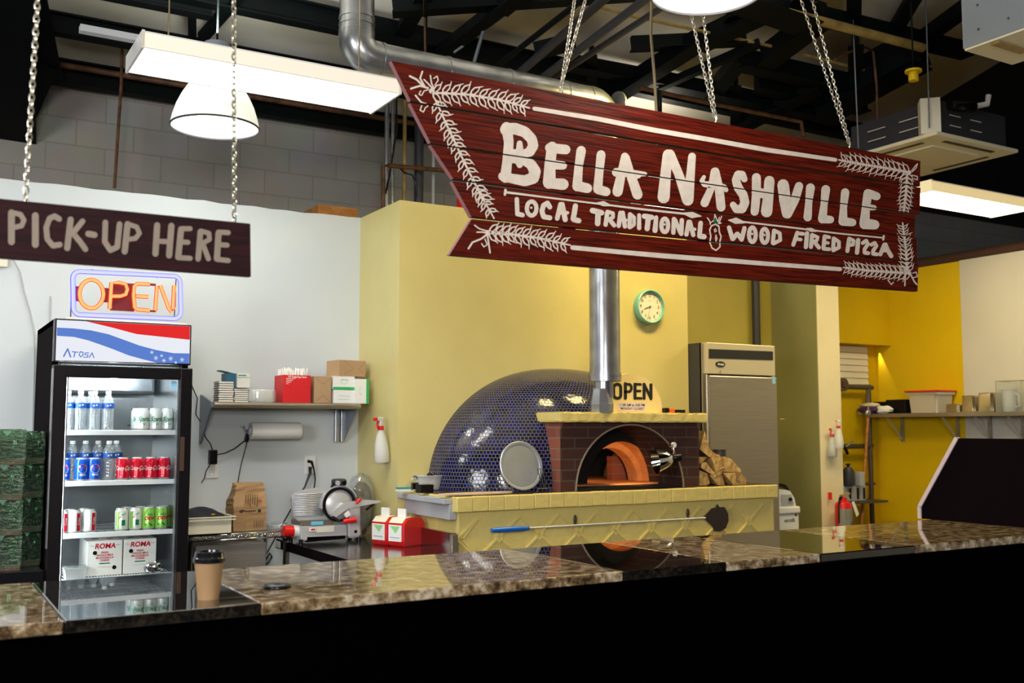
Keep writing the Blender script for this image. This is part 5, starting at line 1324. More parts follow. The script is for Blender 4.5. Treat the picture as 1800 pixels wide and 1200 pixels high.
t, w_, h, dp = onshelf(396, 415, 656, 682, 'blue open-flapped box left of the white glove box', 'flap_box', 'box', m_blue, front=6.38, z0=zz+.002)
mbl = mat('petrol_blue_card', (.02, .12, .20), .5)
g = G(); g.box((0, .05, h/2), (w_, .10, h), mbl); g.obj('carton', t)
G().box((-.02, .05, h+.008), (w_*1.5, .09, .004), mbl, rot=MX.Rotation(R(12), 3, 'Y')).obj('flap', t)
t, w_, h, dp = onshelf(437, 491, 684, 706, 'clear-wrapped stack of white paper plates on the shelf', 'paper_plates', 'plates', m_paper, front=6.34)
g = G(); rr_ = w_/2; g.lathe([(rr_*.9, 0), (rr_, .01), (rr_*.98, h*.75), (rr_*.9, h*.97), (rr_*.5, h), (0, h*.92)], m_paper, 32, o=(0, rr_*.62, 0), A=MX.Diagonal((1, .62, 1)).to_3x3()); g.obj('plate_stack', t)
g = G(); g.lathe([(rr_*1.0, .002), (rr_*1.03, h*.5), (rr_*1.0, h*.9), (rr_*.6, h*1.05), (0, h*1.06)], m_clearp, 20, o=(0, rr_*.62, 0), A=MX.Diagonal((1, .62, 1)).to_3x3()); g.obj('plastic_wrap', t)
t, w_, h, dp = onshelf(497, 547, 659, 706, 'red box full of white wrapped straws on the shelf', 'straw_box', 'box', m_redbox, front=6.32)
G().box((0, .09, h/2), (w_, .18, h), m_redbox, bev=.002).obj('carton', t)
g = G(); fx = lambda x, y: V((x, -.0014, y)); g.text('7.75" Straight Paper Straws', .018, m_paper, lambda x, y: fx(x, h*.93+y), off=.0004, sx=.62); g.obj('printed_title', t); g = G()
for k in range(4): g.stroke([(-w_*.4, h*(.86-.06*k)), (-w_*(.1+.07*k), h*(.86-.06*k))], .003, m_paper, fx)
g.obj('printing', t)
for k in range(70):
    g = G(); x = random.uniform(-w_*.47, w_*.47); y = random.uniform(.01, .17)
    g.cyl((x, y, h*.6), (x+random.uniform(-.012, .012), y+random.uniform(-.01, .01), h+random.uniform(.028, .05)), .0045, m_paper, seg=6); g.obj('straw', t)
t, w_, h, dp = onshelf(552, 583, 661, 706, 'brown paper bundle standing between the straw box and the white boxes', 'paper_bundle', 'bundle', m_card, front=6.33)
G().box((0, .08, h/2), (w_, .16, h), m_card, bev=.004).obj('wrapped_block', t)
def folds(g, w_, h, m_=m_brown, y=-.0012):
    f = lambda x, y_: V((x, y, y_))
    g.stroke([(-w_/2+.003, h*.95), (0, h*.70), (w_/2-.003, h*.95)], .0012, m_, f, 6); g.stroke([(-w_/2+.01, h*.06), (0, h*.30), (w_/2-.01, h*.06)], .0016, m_, f, 6)
g = G(); folds(g, w_, h); g.obj('fold_lines', t)
fY = 6.33
t, w_, h, dp = onshelf(586, 624, 685, 706, 'lower white box of the two stacked beside the brown bundle', 'takeaway_box', 'box', m_paper, front=fY); zt1 = SZ+.001+h
G().box((0, .09, h/2), (w_, .18, h-.002), m_paper, bev=.002).obj('carton', t)
g = G(); [g.stroke([(-w_*.3, h*(.3+.25*k)), (w_*.25, h*(.3+.25*k))], .002, m_teal, fx, 6) for k in range(2)]; g.obj('printing', t)
t, w_, h, dp = onshelf(585, 624, 661, 685, 'white box with a green band stacked on the lower white box', 'takeaway_box', 'box', m_paper, front=fY, z0=zt1+.001)
G().box((0, .09, h/2), (w_, .18, h-.002), m_paper, bev=.002).obj('carton', t); zt3 = zt1+h
g = G(); g.box((0, -.0008, h*.1), (w_, .001, h*.2), m_green); g.stroke(arc(0, h*.6, .022, .016, 100, 400, 10), .0014, m_green, fx, 6); g.stroke([(-.02, h*.74), (.03, h*.74)], .003, m_green, fx, 6); g.obj('printing', t)
t, w_, h, dp = onshelf(625.5, 649, 666, 707, 'white box on its end with a green edge stripe, at the shelf end', 'takeaway_box', 'box', m_paper, front=6.30, dep=.2)
G().box((0, .10, h/2), (w_, .20, h), m_paper, bev=.002).obj('carton', t)
g = G(); g.box((w_*.39, -.0008, h*.5), (w_*.2, .001, h), m_green); g.stroke(arc(-w_*.15, h*.5, .008, .026, 60, 330, 10), .0014, m_green, fx, 6); g.obj('printing', t)
t, w_, h, dp = onshelf(601, 645, 633, 661, 'brown paper bundle lying on top of the white boxes', 'paper_bundle', 'bundle', m_card, front=6.34, z0=zt3+.001)
t.rotation_euler.z = R(8)
G().box((-.012, .09, h/2), (w_+.03, .17, h), m_card, bev=.004).obj('wrapped_block', t)
g = G(); f = lambda x, y_: V((x, -.0012+.0056-.001, y_)); fb = lambda x, y_: V((x, .0038, y_))
g.stroke([(-w_/2+.01, h*.95), (-.005, h*.5), (-w_/2+.012, h*.1)], .0012, m_brown, fb, 6); g.stroke([(w_/2-.003, h*.95), (w_*.2, h*.45), (w_/2-.003, h*.1)], .0012, m_brown, fb, 6); g.obj('fold_lines', t)
# paper towel roll
a = PY(440, 757, 6.48); b = PY(527, 757, 6.48)
t = thing('paper_towel_roll', 'white paper towel roll mounted level under the wall shelf', 'paper towel', ((a.x+b.x)/2, 6.48, a.z)); Lr = (b.x-a.x)/2
q_ = MX.Rotation(R(90), 3, 'Y')
g = G(); g.lathe([(.02, -Lr), (.053, -Lr), (.055, -Lr+.003), (.055, Lr-.003), (.053, Lr), (.02, Lr)], m_paper, 32, A=q_); g.obj('paper_roll', t)
g = G(); g.cyl((-Lr-.012, 0, 0), (-Lr, 0, 0), .024, mat('pale_blue_plastic', (.5, .56, .75), .4), seg=20); g.cyl((-Lr-.03, 0, 0), (Lr, 0, 0), .008, m_chrome, seg=10); g.tube([(-Lr-.03, 0, 0), (-Lr-.03, .05, .03), (-Lr-.03, .118, .03)], .006, m_chrome, 8); g.obj('holder', t)
# outlets and cables
def outlet(label, px, py, hole=True):
    p = PY(px, py, 6.6); t = thing('wall_outlet', label, 'outlet', (p.x, 6.598, p.z))
    G().box((0, -.004, 0), (.078, .008, .122), m_whitep, bev=.003).obj('cover_plate', t)
    g = G(); g.box((0, -.009, -.027), (.034, .004, .03), m_paper, bev=.004); g.box((0, -.009, .027), (.034, .004, .03), m_paper, bev=.004)
    for z in (-.025, .029):
        for s in (-1, 1): g.box((s*.007, -.0115, z), (.0025, .001, .009), m_ink)
    g.obj('sockets', t); return p
p1 = outlet('white wall outlet below the left end of the shelf, with a black adapter', 373, 823)
p2 = outlet('white wall outlet between the towel roll and the slicer', 545, 817)
t = thing('power_adapter', 'black power adapter plugged into the left wall outlet', 'adapter', PY(374, 803, 6.56))
G().box((0, 0, 0), (.05, .045, .09), m_black, bev=.006).obj('adapter_body', t)
t = thing('cable_socket', 'small black inline socket hanging at the left end of the towel roll', 'socket', PY(434, 769, 6.52))
G().box((0, 0, 0), (.026, .025, .055), m_black, rot=MX.Rotation(R(12), 3, 'Y'), bev=.004).obj('socket_body', t)
c6 = lambda pts, Y=6.57: [PY(x, y, Y) for x, y in pts]
pipe('black_cord', 'thin black cord from behind the drinks fridge down to the power adapter', c6([(333, 655), (338, 680), (347, 700), (344, 728), (355, 745), (361, 768), (370, 780), (374, 793)]), .0035, m_black, 6, 'cord')
pipe('black_cord', 'thin black cord sagging from the adapter to the inline socket', c6([(380, 799), (395, 796), (412, 788), (430, 774)], 6.55), .0035, m_black, 6, 'cord')
pipe('black_cord', 'thin black cord hanging from the inline socket into the brown bag', c6([(434, 778), (424, 815), (420, 835), (417, 856)], 6.52), .003, m_black, 6, 'cord')
pipe('black_cord', 'short black cord dangling below the power adapter', c6([(370, 814), (362, 828), (359, 840), (354, 849)], 6.55), .003, m_black, 6, 'cord')
pipe('black_cord', 'thick black cord from the right outlet down to the back of the slicer, upper plug', c6([(541, 810), (548, 812), (552, 825), (554, 842), (552, 860)], 6.55), [.011, .010, .005, .005, .005], m_black, 8, 'cord')
pipe('black_cord', 'thick black cord from the right outlet running down left to the floor', c6([(545, 820), (545, 832), (536, 855), (520, 880), (500, 915), (484, 945), (470, 970), (462, 985)], 6.55), [.012, .010, .006, .005, .005, .005, .005, .005], m_black, 8, 'cord')
pipe('coiled_cord', 'coil of black cord hanging below the wire shelf', c6([(466, 972), (455, 985), (453, 994), (462, 990), (470, 979), (474, 972), (478, 978), (472, 989), (462, 996)], 6.3), .006, m_black, 8, 'cord')
pipe('wall_wire', 'thin grey wire running down the white wall at the far left', c6([(20, 452), (34, 478), (40, 510), (52, 550), (60, 590), (60, 640), (57, 765)], 6.59), .003, m_greyp, 6, 'wire')
pipe('wall_wire', 'second thin grey wire just left of the drinks fridge', c6([(88, 520), (86, 600), (78, 765)], 6.59), .003, m_greyp, 6, 'wire')
tag(G().box((0, 0, 0), (.07, .02, .06), m_enamel, bev=.004).obj('wall_box', loc=PY(2, 460, 6.58)), 'small cream junction box on the white wall at the left edge', 'box')
# ================================================================ wire shelf, bag, tray
WZ = PY(440, 937, 6.1).z; xe = PY(510, 936, 6.1).x; xs0 = xr+.0
t = thing('wire_shelving', 'chrome wire shelf against the white wall between fridge and steel table', 'shelf', (1.45, 6.1, WZ))
x0_ = 0; x1_ = xe-1.45
g = G(); y0 = 0
for z in (0, -.03): g.cyl((x0_, 0, z), (x1_, 0, z), .0045, m_chrome, seg=8); g.cyl((x0_, .45, z), (x1_, .45, z), .0045, m_chrome, seg=8)
n = 26
for k in range(n): g.cyl((x0_+(x1_-x0_)*k/n, 0, 0 if k % 2 else -.03), (x0_+(x1_-x0_)*(k+1)/n, 0, -.03 if k % 2 else 0), .0028, m_chrome, seg=6)
for k in range(50): g.box((x0_+(x1_-x0_)*(k+.5)/50, .225, .003), (.003, .45, .003), m_chrome)
g.obj('wire_deck', t)
for xx in (.02, x1_-.02):
    for yy in (.03, .43): G().cyl((xx, yy, -WZ), (xx, yy, .01), .012, m_chrome, seg=12).obj('post', t)
tag(G().bb((0, 0, 0), (.42, .42, WZ-.06), mat('worn_steel', (.22, .20, .18), .45, metal=.2, noise=.15, nscale=3, stretch=(1, 1, 20)), bev=.006).obj('steel_cabinet', loc=(1.5, 6.13, 0)), 'low brushed steel cabinet under the chrome wire shelf', 'cabinet')
a = PY(325, 944, 6.08); b = PY(411, 944, 6.08)
t = thing('plastic_tray', 'shallow off-white plastic bin on the wire shelf, holding dark cloths', 'bin', ((a.x+b.x)/2-.05, 6.08, WZ+.006)); w_ = b.x-a.x+.08
h = PY(400, 907, 6.08).z-WZ-.006
g = G(); g.bb((-w_/2, 0, 0), (w_/2, .38, .006), m_enamel); g.bb((-w_/2, 0, 0), (w_/2, .006, h), m_enamel); g.bb((-w_/2, .374, 0), (w_/2, .38, h), m_enamel); g.bb((-w_/2, 0, 0), (-w_/2+.006, .38, h), m_enamel); g.bb((w_/2-.006, 0, 0), (w_/2, .38, h), m_enamel)
g.bb((-w_/2-.015, -.015, h-.022), (w_/2+.015, .003, h-.014), m_enamel); g.bb((-w_/2-.018, -.018, h-.006), (w_/2+.018, .008, h), m_enamel, bev=.002); g.bb((w_/2-.004, -.015, h-.006), (w_/2+.018, .39, h), m_enamel)
g.obj('bin_body', t)
t2 = thing('folded_cloth', 'dark blue-black folded apron heaped in the off-white bin', 'cloth', (t.location.x+.02, 6.25, WZ+.012))
g = G(); g.sph((0, 0, h*.62), .15, mat('navy_cloth', (.006, .008, .022), .8), 24, (1.15, 1.0, .50))
for v in g.bm.verts: v.co += V((0, 0, .008*sin(40*v.co.x+20*v.co.y))); v.co.z = max(.0, v.co.z)
g.box((.06, -.12, h+.005), (.02, .004, .006), m_gold); g.obj('apron', t2)
t3 = thing('folded_cloth', 'dark green cloth at the fridge side of the off-white bin', 'cloth', (t.location.x-.11, 6.20, WZ+.012))
g = G(); g.sph((0, 0, h*.6), .10, mat('bottle_green_cloth', (.004, .05, .045), .8), 20, (.8, 1.0, .75))
for v in g.bm.verts: v.co.z = max(.0, v.co.z)
g.obj('cloth', t3)
a = PY(409, 936, 6.2); b = PY(468, 936, 6.2); hb = PY(440, 848, 6.2).z-WZ
t = thing('paper_bag', 'crumpled brown paper bag with printing standing on the wire shelf', 'bag', ((a.x+b.x)/2, 6.2, WZ+.006)); w_ = (b.x-a.x)*.98
g = G(); nx, nz = 10, 16
ringp = [(-.5, 0), (-.2, -.01), (.1, 0), (.5, .0), (.5, .12), (.42, .2), (0, .22), (-.42, .2), (-.56, .13)]
rows_ = []
for j in range(nz+1):
    v_ = j/nz; s_ = 1 if v_ < .6 else 1-(v_-.6)*.45; dd = 1 if v_ < .5 else 1-(v_-.5)*1.5
    row_ = []
    for i, (u, d_) in enumerate(ringp):
        jx = random.uniform(-.0015, .0015)*(1+4*v_*v_)
        row_.append(g.bm.verts.new(((u*w_*s_+.01*(v_ > .7))+jx, d_*max(dd, .12)+.06*(1-max(dd, .12))+random.uniform(-.0015, .0015)*(1+4*v_*v_), v_*hb*.97+(random.uniform(-.012, .012) if j == nz else 0)-(.02 if j == nz and i < 2 else 0))))
    rows_.append(row_)
for j in range(nz):
    for i in range(9):
        k = (i+1) % 9; g._m([g.bm.faces.new((rows_[j][i], rows_[j][k], rows_[j+1][k], rows_[j+1][i]))], m_kraft)
g._m([g.bm.faces.new(rows_[-1])], m_kraft)
g.obj('bag_body', t, fixn=True)
g = G(); f = lambda x, y: V((x, -.009, y))
for (x, y, a_, b_) in ((-.01, .66, .07, .05),): 
    for k in range(6): g.stroke([(x-.02+k*.014, y*hb+.02), (x-.02+k*.014, y*hb-.03-.01*(k % 3))], .004, m_brown, f, 6)
g.stroke([(-.06, .40*hb), (-.04, .40*hb)], .018, m_brown, f, 6); g.stroke([(-.03, .40*hb), (.03, .40*hb)], .007, m_brown, f, 6); g.box((.055, -.009, .40*hb), (.018, .001, .018), m_ink)
g.stroke([(.05, .6*hb), (.06, .6*hb)], .022, mat('faded_red_print', (.40, .12, .06), .8), f, 6)
for k in range(5): g.stroke([(.025+k*.013, .2*hb), (.025+k*.013, .06*hb)], .003, m_brown, f, 6)
g.obj('printing', t)
t = thing('plastic_bag', 'small crumpled clear plastic bag lying at the end of the wire shelf', 'bag', PY(488, 934, 6.16)); t.location.z = WZ+.006
g = G(); g.sph((0, 0, .02), .06, m_clearp, 14, (1.2, .8, .45))
for v in g.bm.verts: v.co *= 1+random.uniform(-.2, .2); v.co.z = max(0, v.co.z)
g.obj('plastic', t)
# ================================================================ steel table
TZ = .80; a = PZ(485, 945, TZ); b = PZ(595, 981, TZ); TX = (a.x+b.x)/2; TY1 = 6.42
tb = thing('steel_table', 'stainless work table against the yellow wall, under the slicer and napkin holders', 'table', ((TX+OX0)/2, 5.6, 0))
yt0 = 4.86
W(G().bb((TX, yt0, TZ-.004), (OX0-.004, TY1, TZ), m_stain2), 'table_top', tb)
g = G(); g.bb((TX-.004, yt0, TZ-.055), (TX+.004, TY1-.01, TZ+.0), m_blackmat); g.bb((TX, yt0-.003, TZ-.055), (OX0-.004, yt0+.004, TZ), m_stain2); W(g, 'table_edge', tb)
g = G(); g.bb((OX0-.03, OY-.005, TZ), (OX0-.004, 5.75, TZ+.105), m_stain2); g.bb((OX0-.04, OY-.02, TZ-.1), (OX0+.0, OY+.01, TZ+.10), m_stain, bev=.003); W(g, 'side_splash', tb)
for xx in (TX+.04, OX0-.06):
    for yy in (yt0+.05, TY1-.08): W(G().cyl((xx, yy, 0), (xx, yy, TZ-.05), .02, m_galv, seg=14), 'leg', tb)
a = PX(488, 950, TX-.005)
W(G().bb((TX-.0055, TY1-.10, TZ-.050), (TX-.0045, TY1-.01, TZ-.008), m_paper), 'white_sticker', tb)
tag(G().bb((0, 0, 0), (.3, .3, .3), m_card, bev=.004).obj('cardboard_box', loc=(TX+.08, 5.75, .25)), 'brown cardboard box under the steel table', 'box')
tag(G().bb((0, 0, 0), (.62, .7, .02), m_stain2).obj('under_shelf', loc=(TX+.02, 5.3, .228)), 'steel under-shelf low beneath the work table', 'shelf')
bpy.data.objects['under_shelf'].parent = tb; o_ = bpy.data.objects['under_shelf']; o_.location -= tb.location
for k in ('label', 'category'): del o_[k]
# ---------------------------------------------------------------- slicer
LY = 6.02; sp_ = lambda x, y, dy=0: PY(x, y, LY)+V((0, dy, 0))
c = sp_(582, 950)
sl = thing('meat_slicer', 'silver deli meat slicer with ribbed carriage and red knob on the steel table', 'slicer', (c.x, LY, TZ+.001))
zz = TZ-PY(582, 951, LY).z
S = lambda x, y, dy=0: PY(x, y, LY)+V((0, dy, zz*.9))
g = G()
def slab(pts, y0, y1, m_, bev=.006):
    gg = G(); gg.prism([S(x, y, y0) for x, y in pts], (0, y1-y0, 0), m_)
    bmesh.ops.recalc_face_normals(gg.bm, faces=gg.bm.faces)
    if bev: bmesh.ops.bevel(gg.bm, geom=list(gg.bm.edges), offset=bev, segments=2, affect='EDGES')
    return gg
W(slab([(529, 922), (610, 919), (611, 940), (529, 948)], 0, .24, m_alu), 'base_housing', sl)
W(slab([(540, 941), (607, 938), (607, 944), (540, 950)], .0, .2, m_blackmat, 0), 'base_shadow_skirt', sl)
W(slab([(610, 886), (633, 882), (634, 940), (612, 943)], -.01, .22, m_alu, .01), 'motor_column', sl)
W(slab([(632, 918), (639, 920), (639, 944), (633, 945)], .02, .24, m_stain), 'rear_foot_housing', sl)
W(slab([(530, 913), (588, 911), (590, 921), (530, 923)], .01, .2, m_stain), 'slide_rail', sl)
g = slab([(524, 861), (563, 855), (580, 862), (583, 911), (527, 914), (519, 905), (516, 872)], .03, .07, m_alu, .006); W(g, 'gauge_plate', sl)
g = G()
for k in range(13):
    f_ = k/12; a = S(518+(2.5 if f_ > .85 or f_ < .1 else 0), 867+f_*36, .026); b = S(571, 864.5+f_*38, .026); g.cyl(a, b, .0042, m_alu, seg=6); 
W(g, 'ribs', sl)
cb = S(597, 884, .01); rb = (S(625, 884)-S(597, 884)).length
q_ = MX.Rotation(R(90), 3, 'X')
g = G(); g.lathe([(rb*.86, .0), (rb*.87, .012), (rb, .014), (rb*1.02, .0), (rb, -.02)], m_black, 48, A=q_, o=cb, cap=False); W(g, 'blade_guard', sl)
g = G(); g.lathe([(0, .016), (rb*.3, .014), (rb*.78, .002), (rb*.88, -.004)], m_alu, 48, A=q_, o=cb); W(g, 'round_blade', sl)
g = G(); g.lathe([(rb*1.04, -.02), (rb*1.08, .018), (rb*1.14, .018), (rb*1.16, -.03)], m_alu, 40, A=q_, o=cb, a0=R(20), a1=R(190)); W(g, 'guard_ring', sl)
g = G(); o_ = S(598, 845, .02)
g.box(o_, (.085, .07, .045), m_darkgrey, bev=.015)
for px in (592, 603): c_ = S(px, 846, -.022); g.cyl(c_, c_+V((0, .02, 0)), .015, m_greyp if px == 592 else m_black, seg=18)
g.tube([S(582, 853, .0), S(588, 845, .0), S(592, 842, 0)], .006, m_black, 8); W(g, 'sharpener', sl)
W(slab([(583, 904), (595, 884), (600, 880), (603, 888), (588, 905)], -.05, .05, m_whitep, .004), 'food_pusher', sl)
g = slab([(572, 899), (597, 880), (630, 874), (661, 876), (662, 879), (604, 890), (584, 905)], -.07, -.062, m_alu, .002); W(g, 'carriage_plate', sl)
g = G(); g.tube([S(622, 870, -.05), S(642, 878, -.06), S(661, 878, -.06)], .007, m_chrome, 8); g.tube([S(641, 893, -.02), S(650, 885, -.03), S(654, 880, -.04)], .008, m_black, 8); W(g, 'carriage_arm', sl)
g = G(); g.tube([S(617, 880, -.08), S(624, 872, -.09)], [.011, .011], m_red, 12); W(g, 'red_grip', sl)
g = G(); g.tube([S(594, 912, -.09), S(615, 908, -.10)], [.015, .017], m_red, 14); g.tube([S(578, 903, -.06), S(590, 912, -.08)], .007, m_black, 8); W(g, 'red_handle', sl)
W(slab([(596, 900), (604, 893), (608, 900), (600, 906)], -.09, -.07, m_whitep, .003), 'white_guard', sl)
g = G(); a = S(521, 932, .06); b = S(504, 932, .06); g.cyl(b, a, .034, m_red, seg=24); W(g, 'red_dial', sl)
g = G(); g.cyl(a, a+V((.035, 0, 0)), .036, m_whitep, seg=24); W(g, 'dial_collar', sl)
g = G(); a = S(544, 931, -.008); b = S(556, 924, -.008)
g.prism([S(543, 924, -.008), S(555, 923.5, -.008), S(555, 930, -.008), S(543, 931, -.008)], (0, .003, 0), m_paper); g.prism([S(546, 926, -.0095), S(553, 925.5, -.0095), S(553, 928.5, -.0095), S(546, 929, -.0095)], (0, .002, 0), m_red)
g.prism([S(556, 923, -.008), S(587, 921, -.008), S(587, 931, -.008), S(556, 933, -.008)], (0, .003, 0), m_enamel); W(g, 'maker_plate', sl)
W(slab([(547, 914), (568, 913), (568, 919), (547, 920)], -.002, .004, mat('light_blue_sticker', (.15, .55, .75), .5), 0), 'blue_sticker', sl)
c_ = S(624, 931, -.014); W(G().cyl(c_, c_+V((0, .01, 0)), .010, m_black, seg=14), 'power_switch', sl)
for px, py, dy in ((530, 951, .01), (632, 946, .01), (530, 949, .2), (636, 944, .2)):
    c_ = S(px, py, dy); W(G().cyl((c_.x, c_.y, TZ+.001), (c_.x, c_.y, c_.z+.02), .013, m_black, seg=12), 'rubber_foot', sl)
c_ = S(644, 938, .1); W(G().cyl(c_-V((0, 0, .03)), c_+V((0, 0, .025)), .004, m_chrome, seg=8).cyl(c_-V((.02, 0, 0)), c_+V((.01, 0, 0)), .005, m_chrome, seg=8), 'adjusting_screw', sl)
t = thing('ball_knob', 'black ball at the end of the wire shelf left of the slicer', 'knob', PY(502, 945, 6.08)); G().sph((0, 0, 0), .022, m_black, 16).obj('ball', t)
# bag of dark stuff behind the slicer
t = thing('plastic_bag', 'clear plastic bag of dark cloths standing behind the slicer', 'bag', (PY(634, 900, 6.34).x, 6.33, TZ+.001))
hb = PY(634, 846, 6.34).z-TZ
mdc = mat('dark_mottled_cloth', (.16, .13, .08), .8, noise=.7, nscale=18)
g = G(); g.sph((0, 0, hb*.5), 1, mdc, 20, (.075, .06, hb*.5))
for v in g.bm.verts: v.co += V((random.uniform(-.008, .008), random.uniform(-.008, .008), 0))
g.obj('contents', t)
g = G(); g.sph((-.01, -.01, hb*.6), 1, m_clearp, 24, (.105, .07, hb*.54))
for v in g.bm.verts: v.co += V((random.uniform(-.01, .01), random.uniform(-.008, .008), random.uniform(-.012, .012)))
g.obj('plastic', t)
# ---------------------------------------------------------------- napkin holders
nc = PZ(709, 962, TZ); nr_ = PZ(748, 957, TZ); nl = PZ(659, 940, TZ)
wN = (nr_-nc).length; ang = atan2(nr_.y-nc.y, nr_.x-nc.x)
hN = .17; dN = .135
def napk(label, off):
    ux = V((cos(ang), sin(ang), 0)); uy = V((-sin(ang), cos(ang), 0))
    t = thing('napkin_dispenser', label, 'napkin holder', V((nc.x, nc.y, TZ+.001))+uy*off, ang, 'red napkin holders on the steel table')
    g = G(); prof = [(0.012, 0), (wN-.012, 0), (wN, .03), (wN, hN*.78), (wN-.03, hN*.95), (wN*.5, hN), (.03, hN*.95), (0, hN*.78), (0, .03)]
    g.prism([(x, 0, z) for x, z in prof], (0, dN, 0), m_red); bmesh.ops.recalc_face_normals(g.bm, faces=g.bm.faces)
    bmesh.ops.bevel(g.bm, geom=list(g.bm.edges), offset=.006, segments=3, affect='EDGES'); g.obj('dispenser_body', t)
    g = G(); g.bb((-.004, .014, .03), (-.001, dN-.014, hN*.74), m_paper)
    g.prism([(-.0045, .03, hN*.70), (-.0045, dN*.8, hN*.70), (-.0045, dN*.45, hN*.46)], (-.001, 0, 0), mat('pale_green_print', (.25, .62, .22), .6) if 'pale_green_print' not in bpy.data.materials else bpy.data.materials['pale_green_print'])
    g.bb((-.006, .03, .05), (-.0045, dN*.8, .055), m_greyp); g.obj('label_card', t, fixn=True)
    g = G(); g.prism([(.006, .012, hN*.86), (.028, .012, hN*.97), (wN*.5, .012, hN*1.01), (wN*.5, dN-.012, hN*1.01), (.028, dN-.012, hN*.97), (.006, dN-.012, hN*.86)][:0] or [(.002, .012, hN*.80), (.03, .012, hN*.965), (wN*.45, .012, hN*1.003), (wN*.45, .012, hN*1.01), (.028, .012, hN*.975), (-.001, .012, hN*.81)], (0, dN-.024, 0), m_enamel)
    g.obj('napkin_window', t, fixn=True)
    g = G(); g.bb((wN*.30, dN*.3, hN*.98), (wN*.36, dN*.8, hN*1.28), m_paper, bev=.002); g.obj('napkin', t)
    return t
napk('nearer red napkin holder on the steel table, big red side facing out', 0)
napk('farther red napkin holder, behind the nearer one', dN+.006)
# spray bottles hung on walls
def spray(label, loc, rz=0, tilt=0, liquid=None, grp=None, m_=None):
    t = thing('spray_bottle', label, 'spray bottle', loc, rz, grp); t.rotation_euler = (0, tilt, rz)
    g = G(); g.lathe([(.036, 0), (.040, .006), (.040, .05), (.036, .09), (.024, .14), (.014, .165), (.013, .18)], m_ or m_frost, 24); g.obj('bottle_body', t)
    if liquid: G().lathe([(.034, .004), (.037, .01), (.037, .06), (0, .06)], liquid, 20).obj('liquid', t)
    G().lathe([(.015, .168), (.017, .170), (.017, .188), (.014, .19)], m_red, 18).obj('collar', t)
    g = G(); g.bb((-.012, -.010, .188), (.012, .010, .222), m_whitep, bev=.004); g.box((-.008, 0, .226), (.052, .02, .018), m_whitep, bev=.005); g.obj('spray_head', t)
    g = G(); g.box((-.040, 0, .228), (.022, .019, .018), m_red, bev=.004); g.tube([(-.02, 0, .215), (-.030, 0, .195), (-.030, 0, .178)], [.006, .005, .006], m_red, 8); g.obj('trigger', t)
    return t
p = PX(671, 812, 2.640)
m_whitefrost = clear('white_frosted_bottle', (.95, .95, .92), .05, .3, True, (.80, .79, .72), .75)
spray('white spray bottle with red trigger on the narrow side of the yellow wall corner', (2.643, p.y, p.z), R(28), R(-5), None, 'spray bottles', m_whitefrost).scale = (1.2, 1.2, 1.22)
p = PY(1467, 803, 6.03)
spray('spray bottle with red trigger and cloudy liquid on the cream pillar, upper left', (PY(1463, 815, 6.04).x, 6.04, PY(1463, 803, 6.04).z), R(20), R(4), m_brass, 'spray bottles')
spray('spray bottle with red collar on the cream pillar, overlapping the first', (PY(1475, 810, 6.0).x, 6.0, PY(1475, 788, 6.0).z), R(-120), R(2), None, 'spray bottles', m_whitefrost)
# ================================================================ left: shrink-wrapped bottle cases
CX_Z = .80
tag(G().bb((0, 0, 0), (.60, .75, CX_Z), m_blackgloss, bev=.006).obj('black_stand', loc=(xl-.615, 5.62, 0)), 'black stand under the wrapped green bottle cases at the left edge', 'stand')
def case(label, loc, w_, d_, h, n1, n2):
    t = thing('bottle_case', label, 'bottle case', loc, 0, 'shrink-wrapped cases of green bottles')
    g = G(); g.bb((0, 0, 0), (w_, d_, .030), mat('case_cardboard', (.17, .06, .04), .6) if 'case_cardboard' not in bpy.data.materials else bpy.data.materials['case_cardboard'], bev=.002); g.obj('cardboard_tray', t)
    for i in range(n1):
        for j in range(n2):
            r_ = w_/n1/2-.001
            b_ = G().lathe([(r_*.9, .012), (r_, .02), (r_, h*.66), (r_*.93, h*.80), (r_*.6, h*.90), (r_*.35, h*.93), (r_*.35, h*.97), (0, h*.97)], m_greenglass, 14).obj('bottle', t, loc=(w_*(i+.5)/n1, r_*1.02+j*2*r_, 0))
    g = G(); g.bb((-.003, -.004, .004), (w_+.003, d_+.004, h), m_wrap); bmesh.ops.subdivide_edges(g.bm, edges=list(g.bm.edges), cuts=9, use_grid_fill=True)
    for v in g.bm.verts: v.co += V((random.uniform(-.0015, .0015), random.uniform(-.006, .001), random.uniform(-.005, .005)))
    g.obj('shrink_wrap', t)
    return t
xA = PY(41, 850, 5.66).x
hs = [PY(20, y, 5.66).z for y in (988, 920, 868, 822, 766)]
nm = ['bottom', 'second', 'third', 'top']
cA = case('wrapped case of green bottles, bottom of the front stack', (xA-.30, 5.66, CX_Z), .30, .3, .172, 4, 3)
cB = case('wrapped case of green bottles, bottom of the narrow stack by the fridge', (xA+.004, 5.80, CX_Z), max(.09, xl-xA-.02), .24, .165, 2, 4)
for k in range(1, 4):
    dup(cA, (xA-.30+random.uniform(-.004, .002), 5.66, CX_Z+.173*k), 'wrapped case of green bottles, %s of the front stack%s' % (nm[k], '' if k == 3 else ' from the bottom'))
    dup(cB, (xA+.006, 5.80, CX_Z+.172*k), 'wrapped case of green bottles, %s of the narrow fridge-side stack%s' % (nm[k], '' if k == 3 else ' from the bottom'))
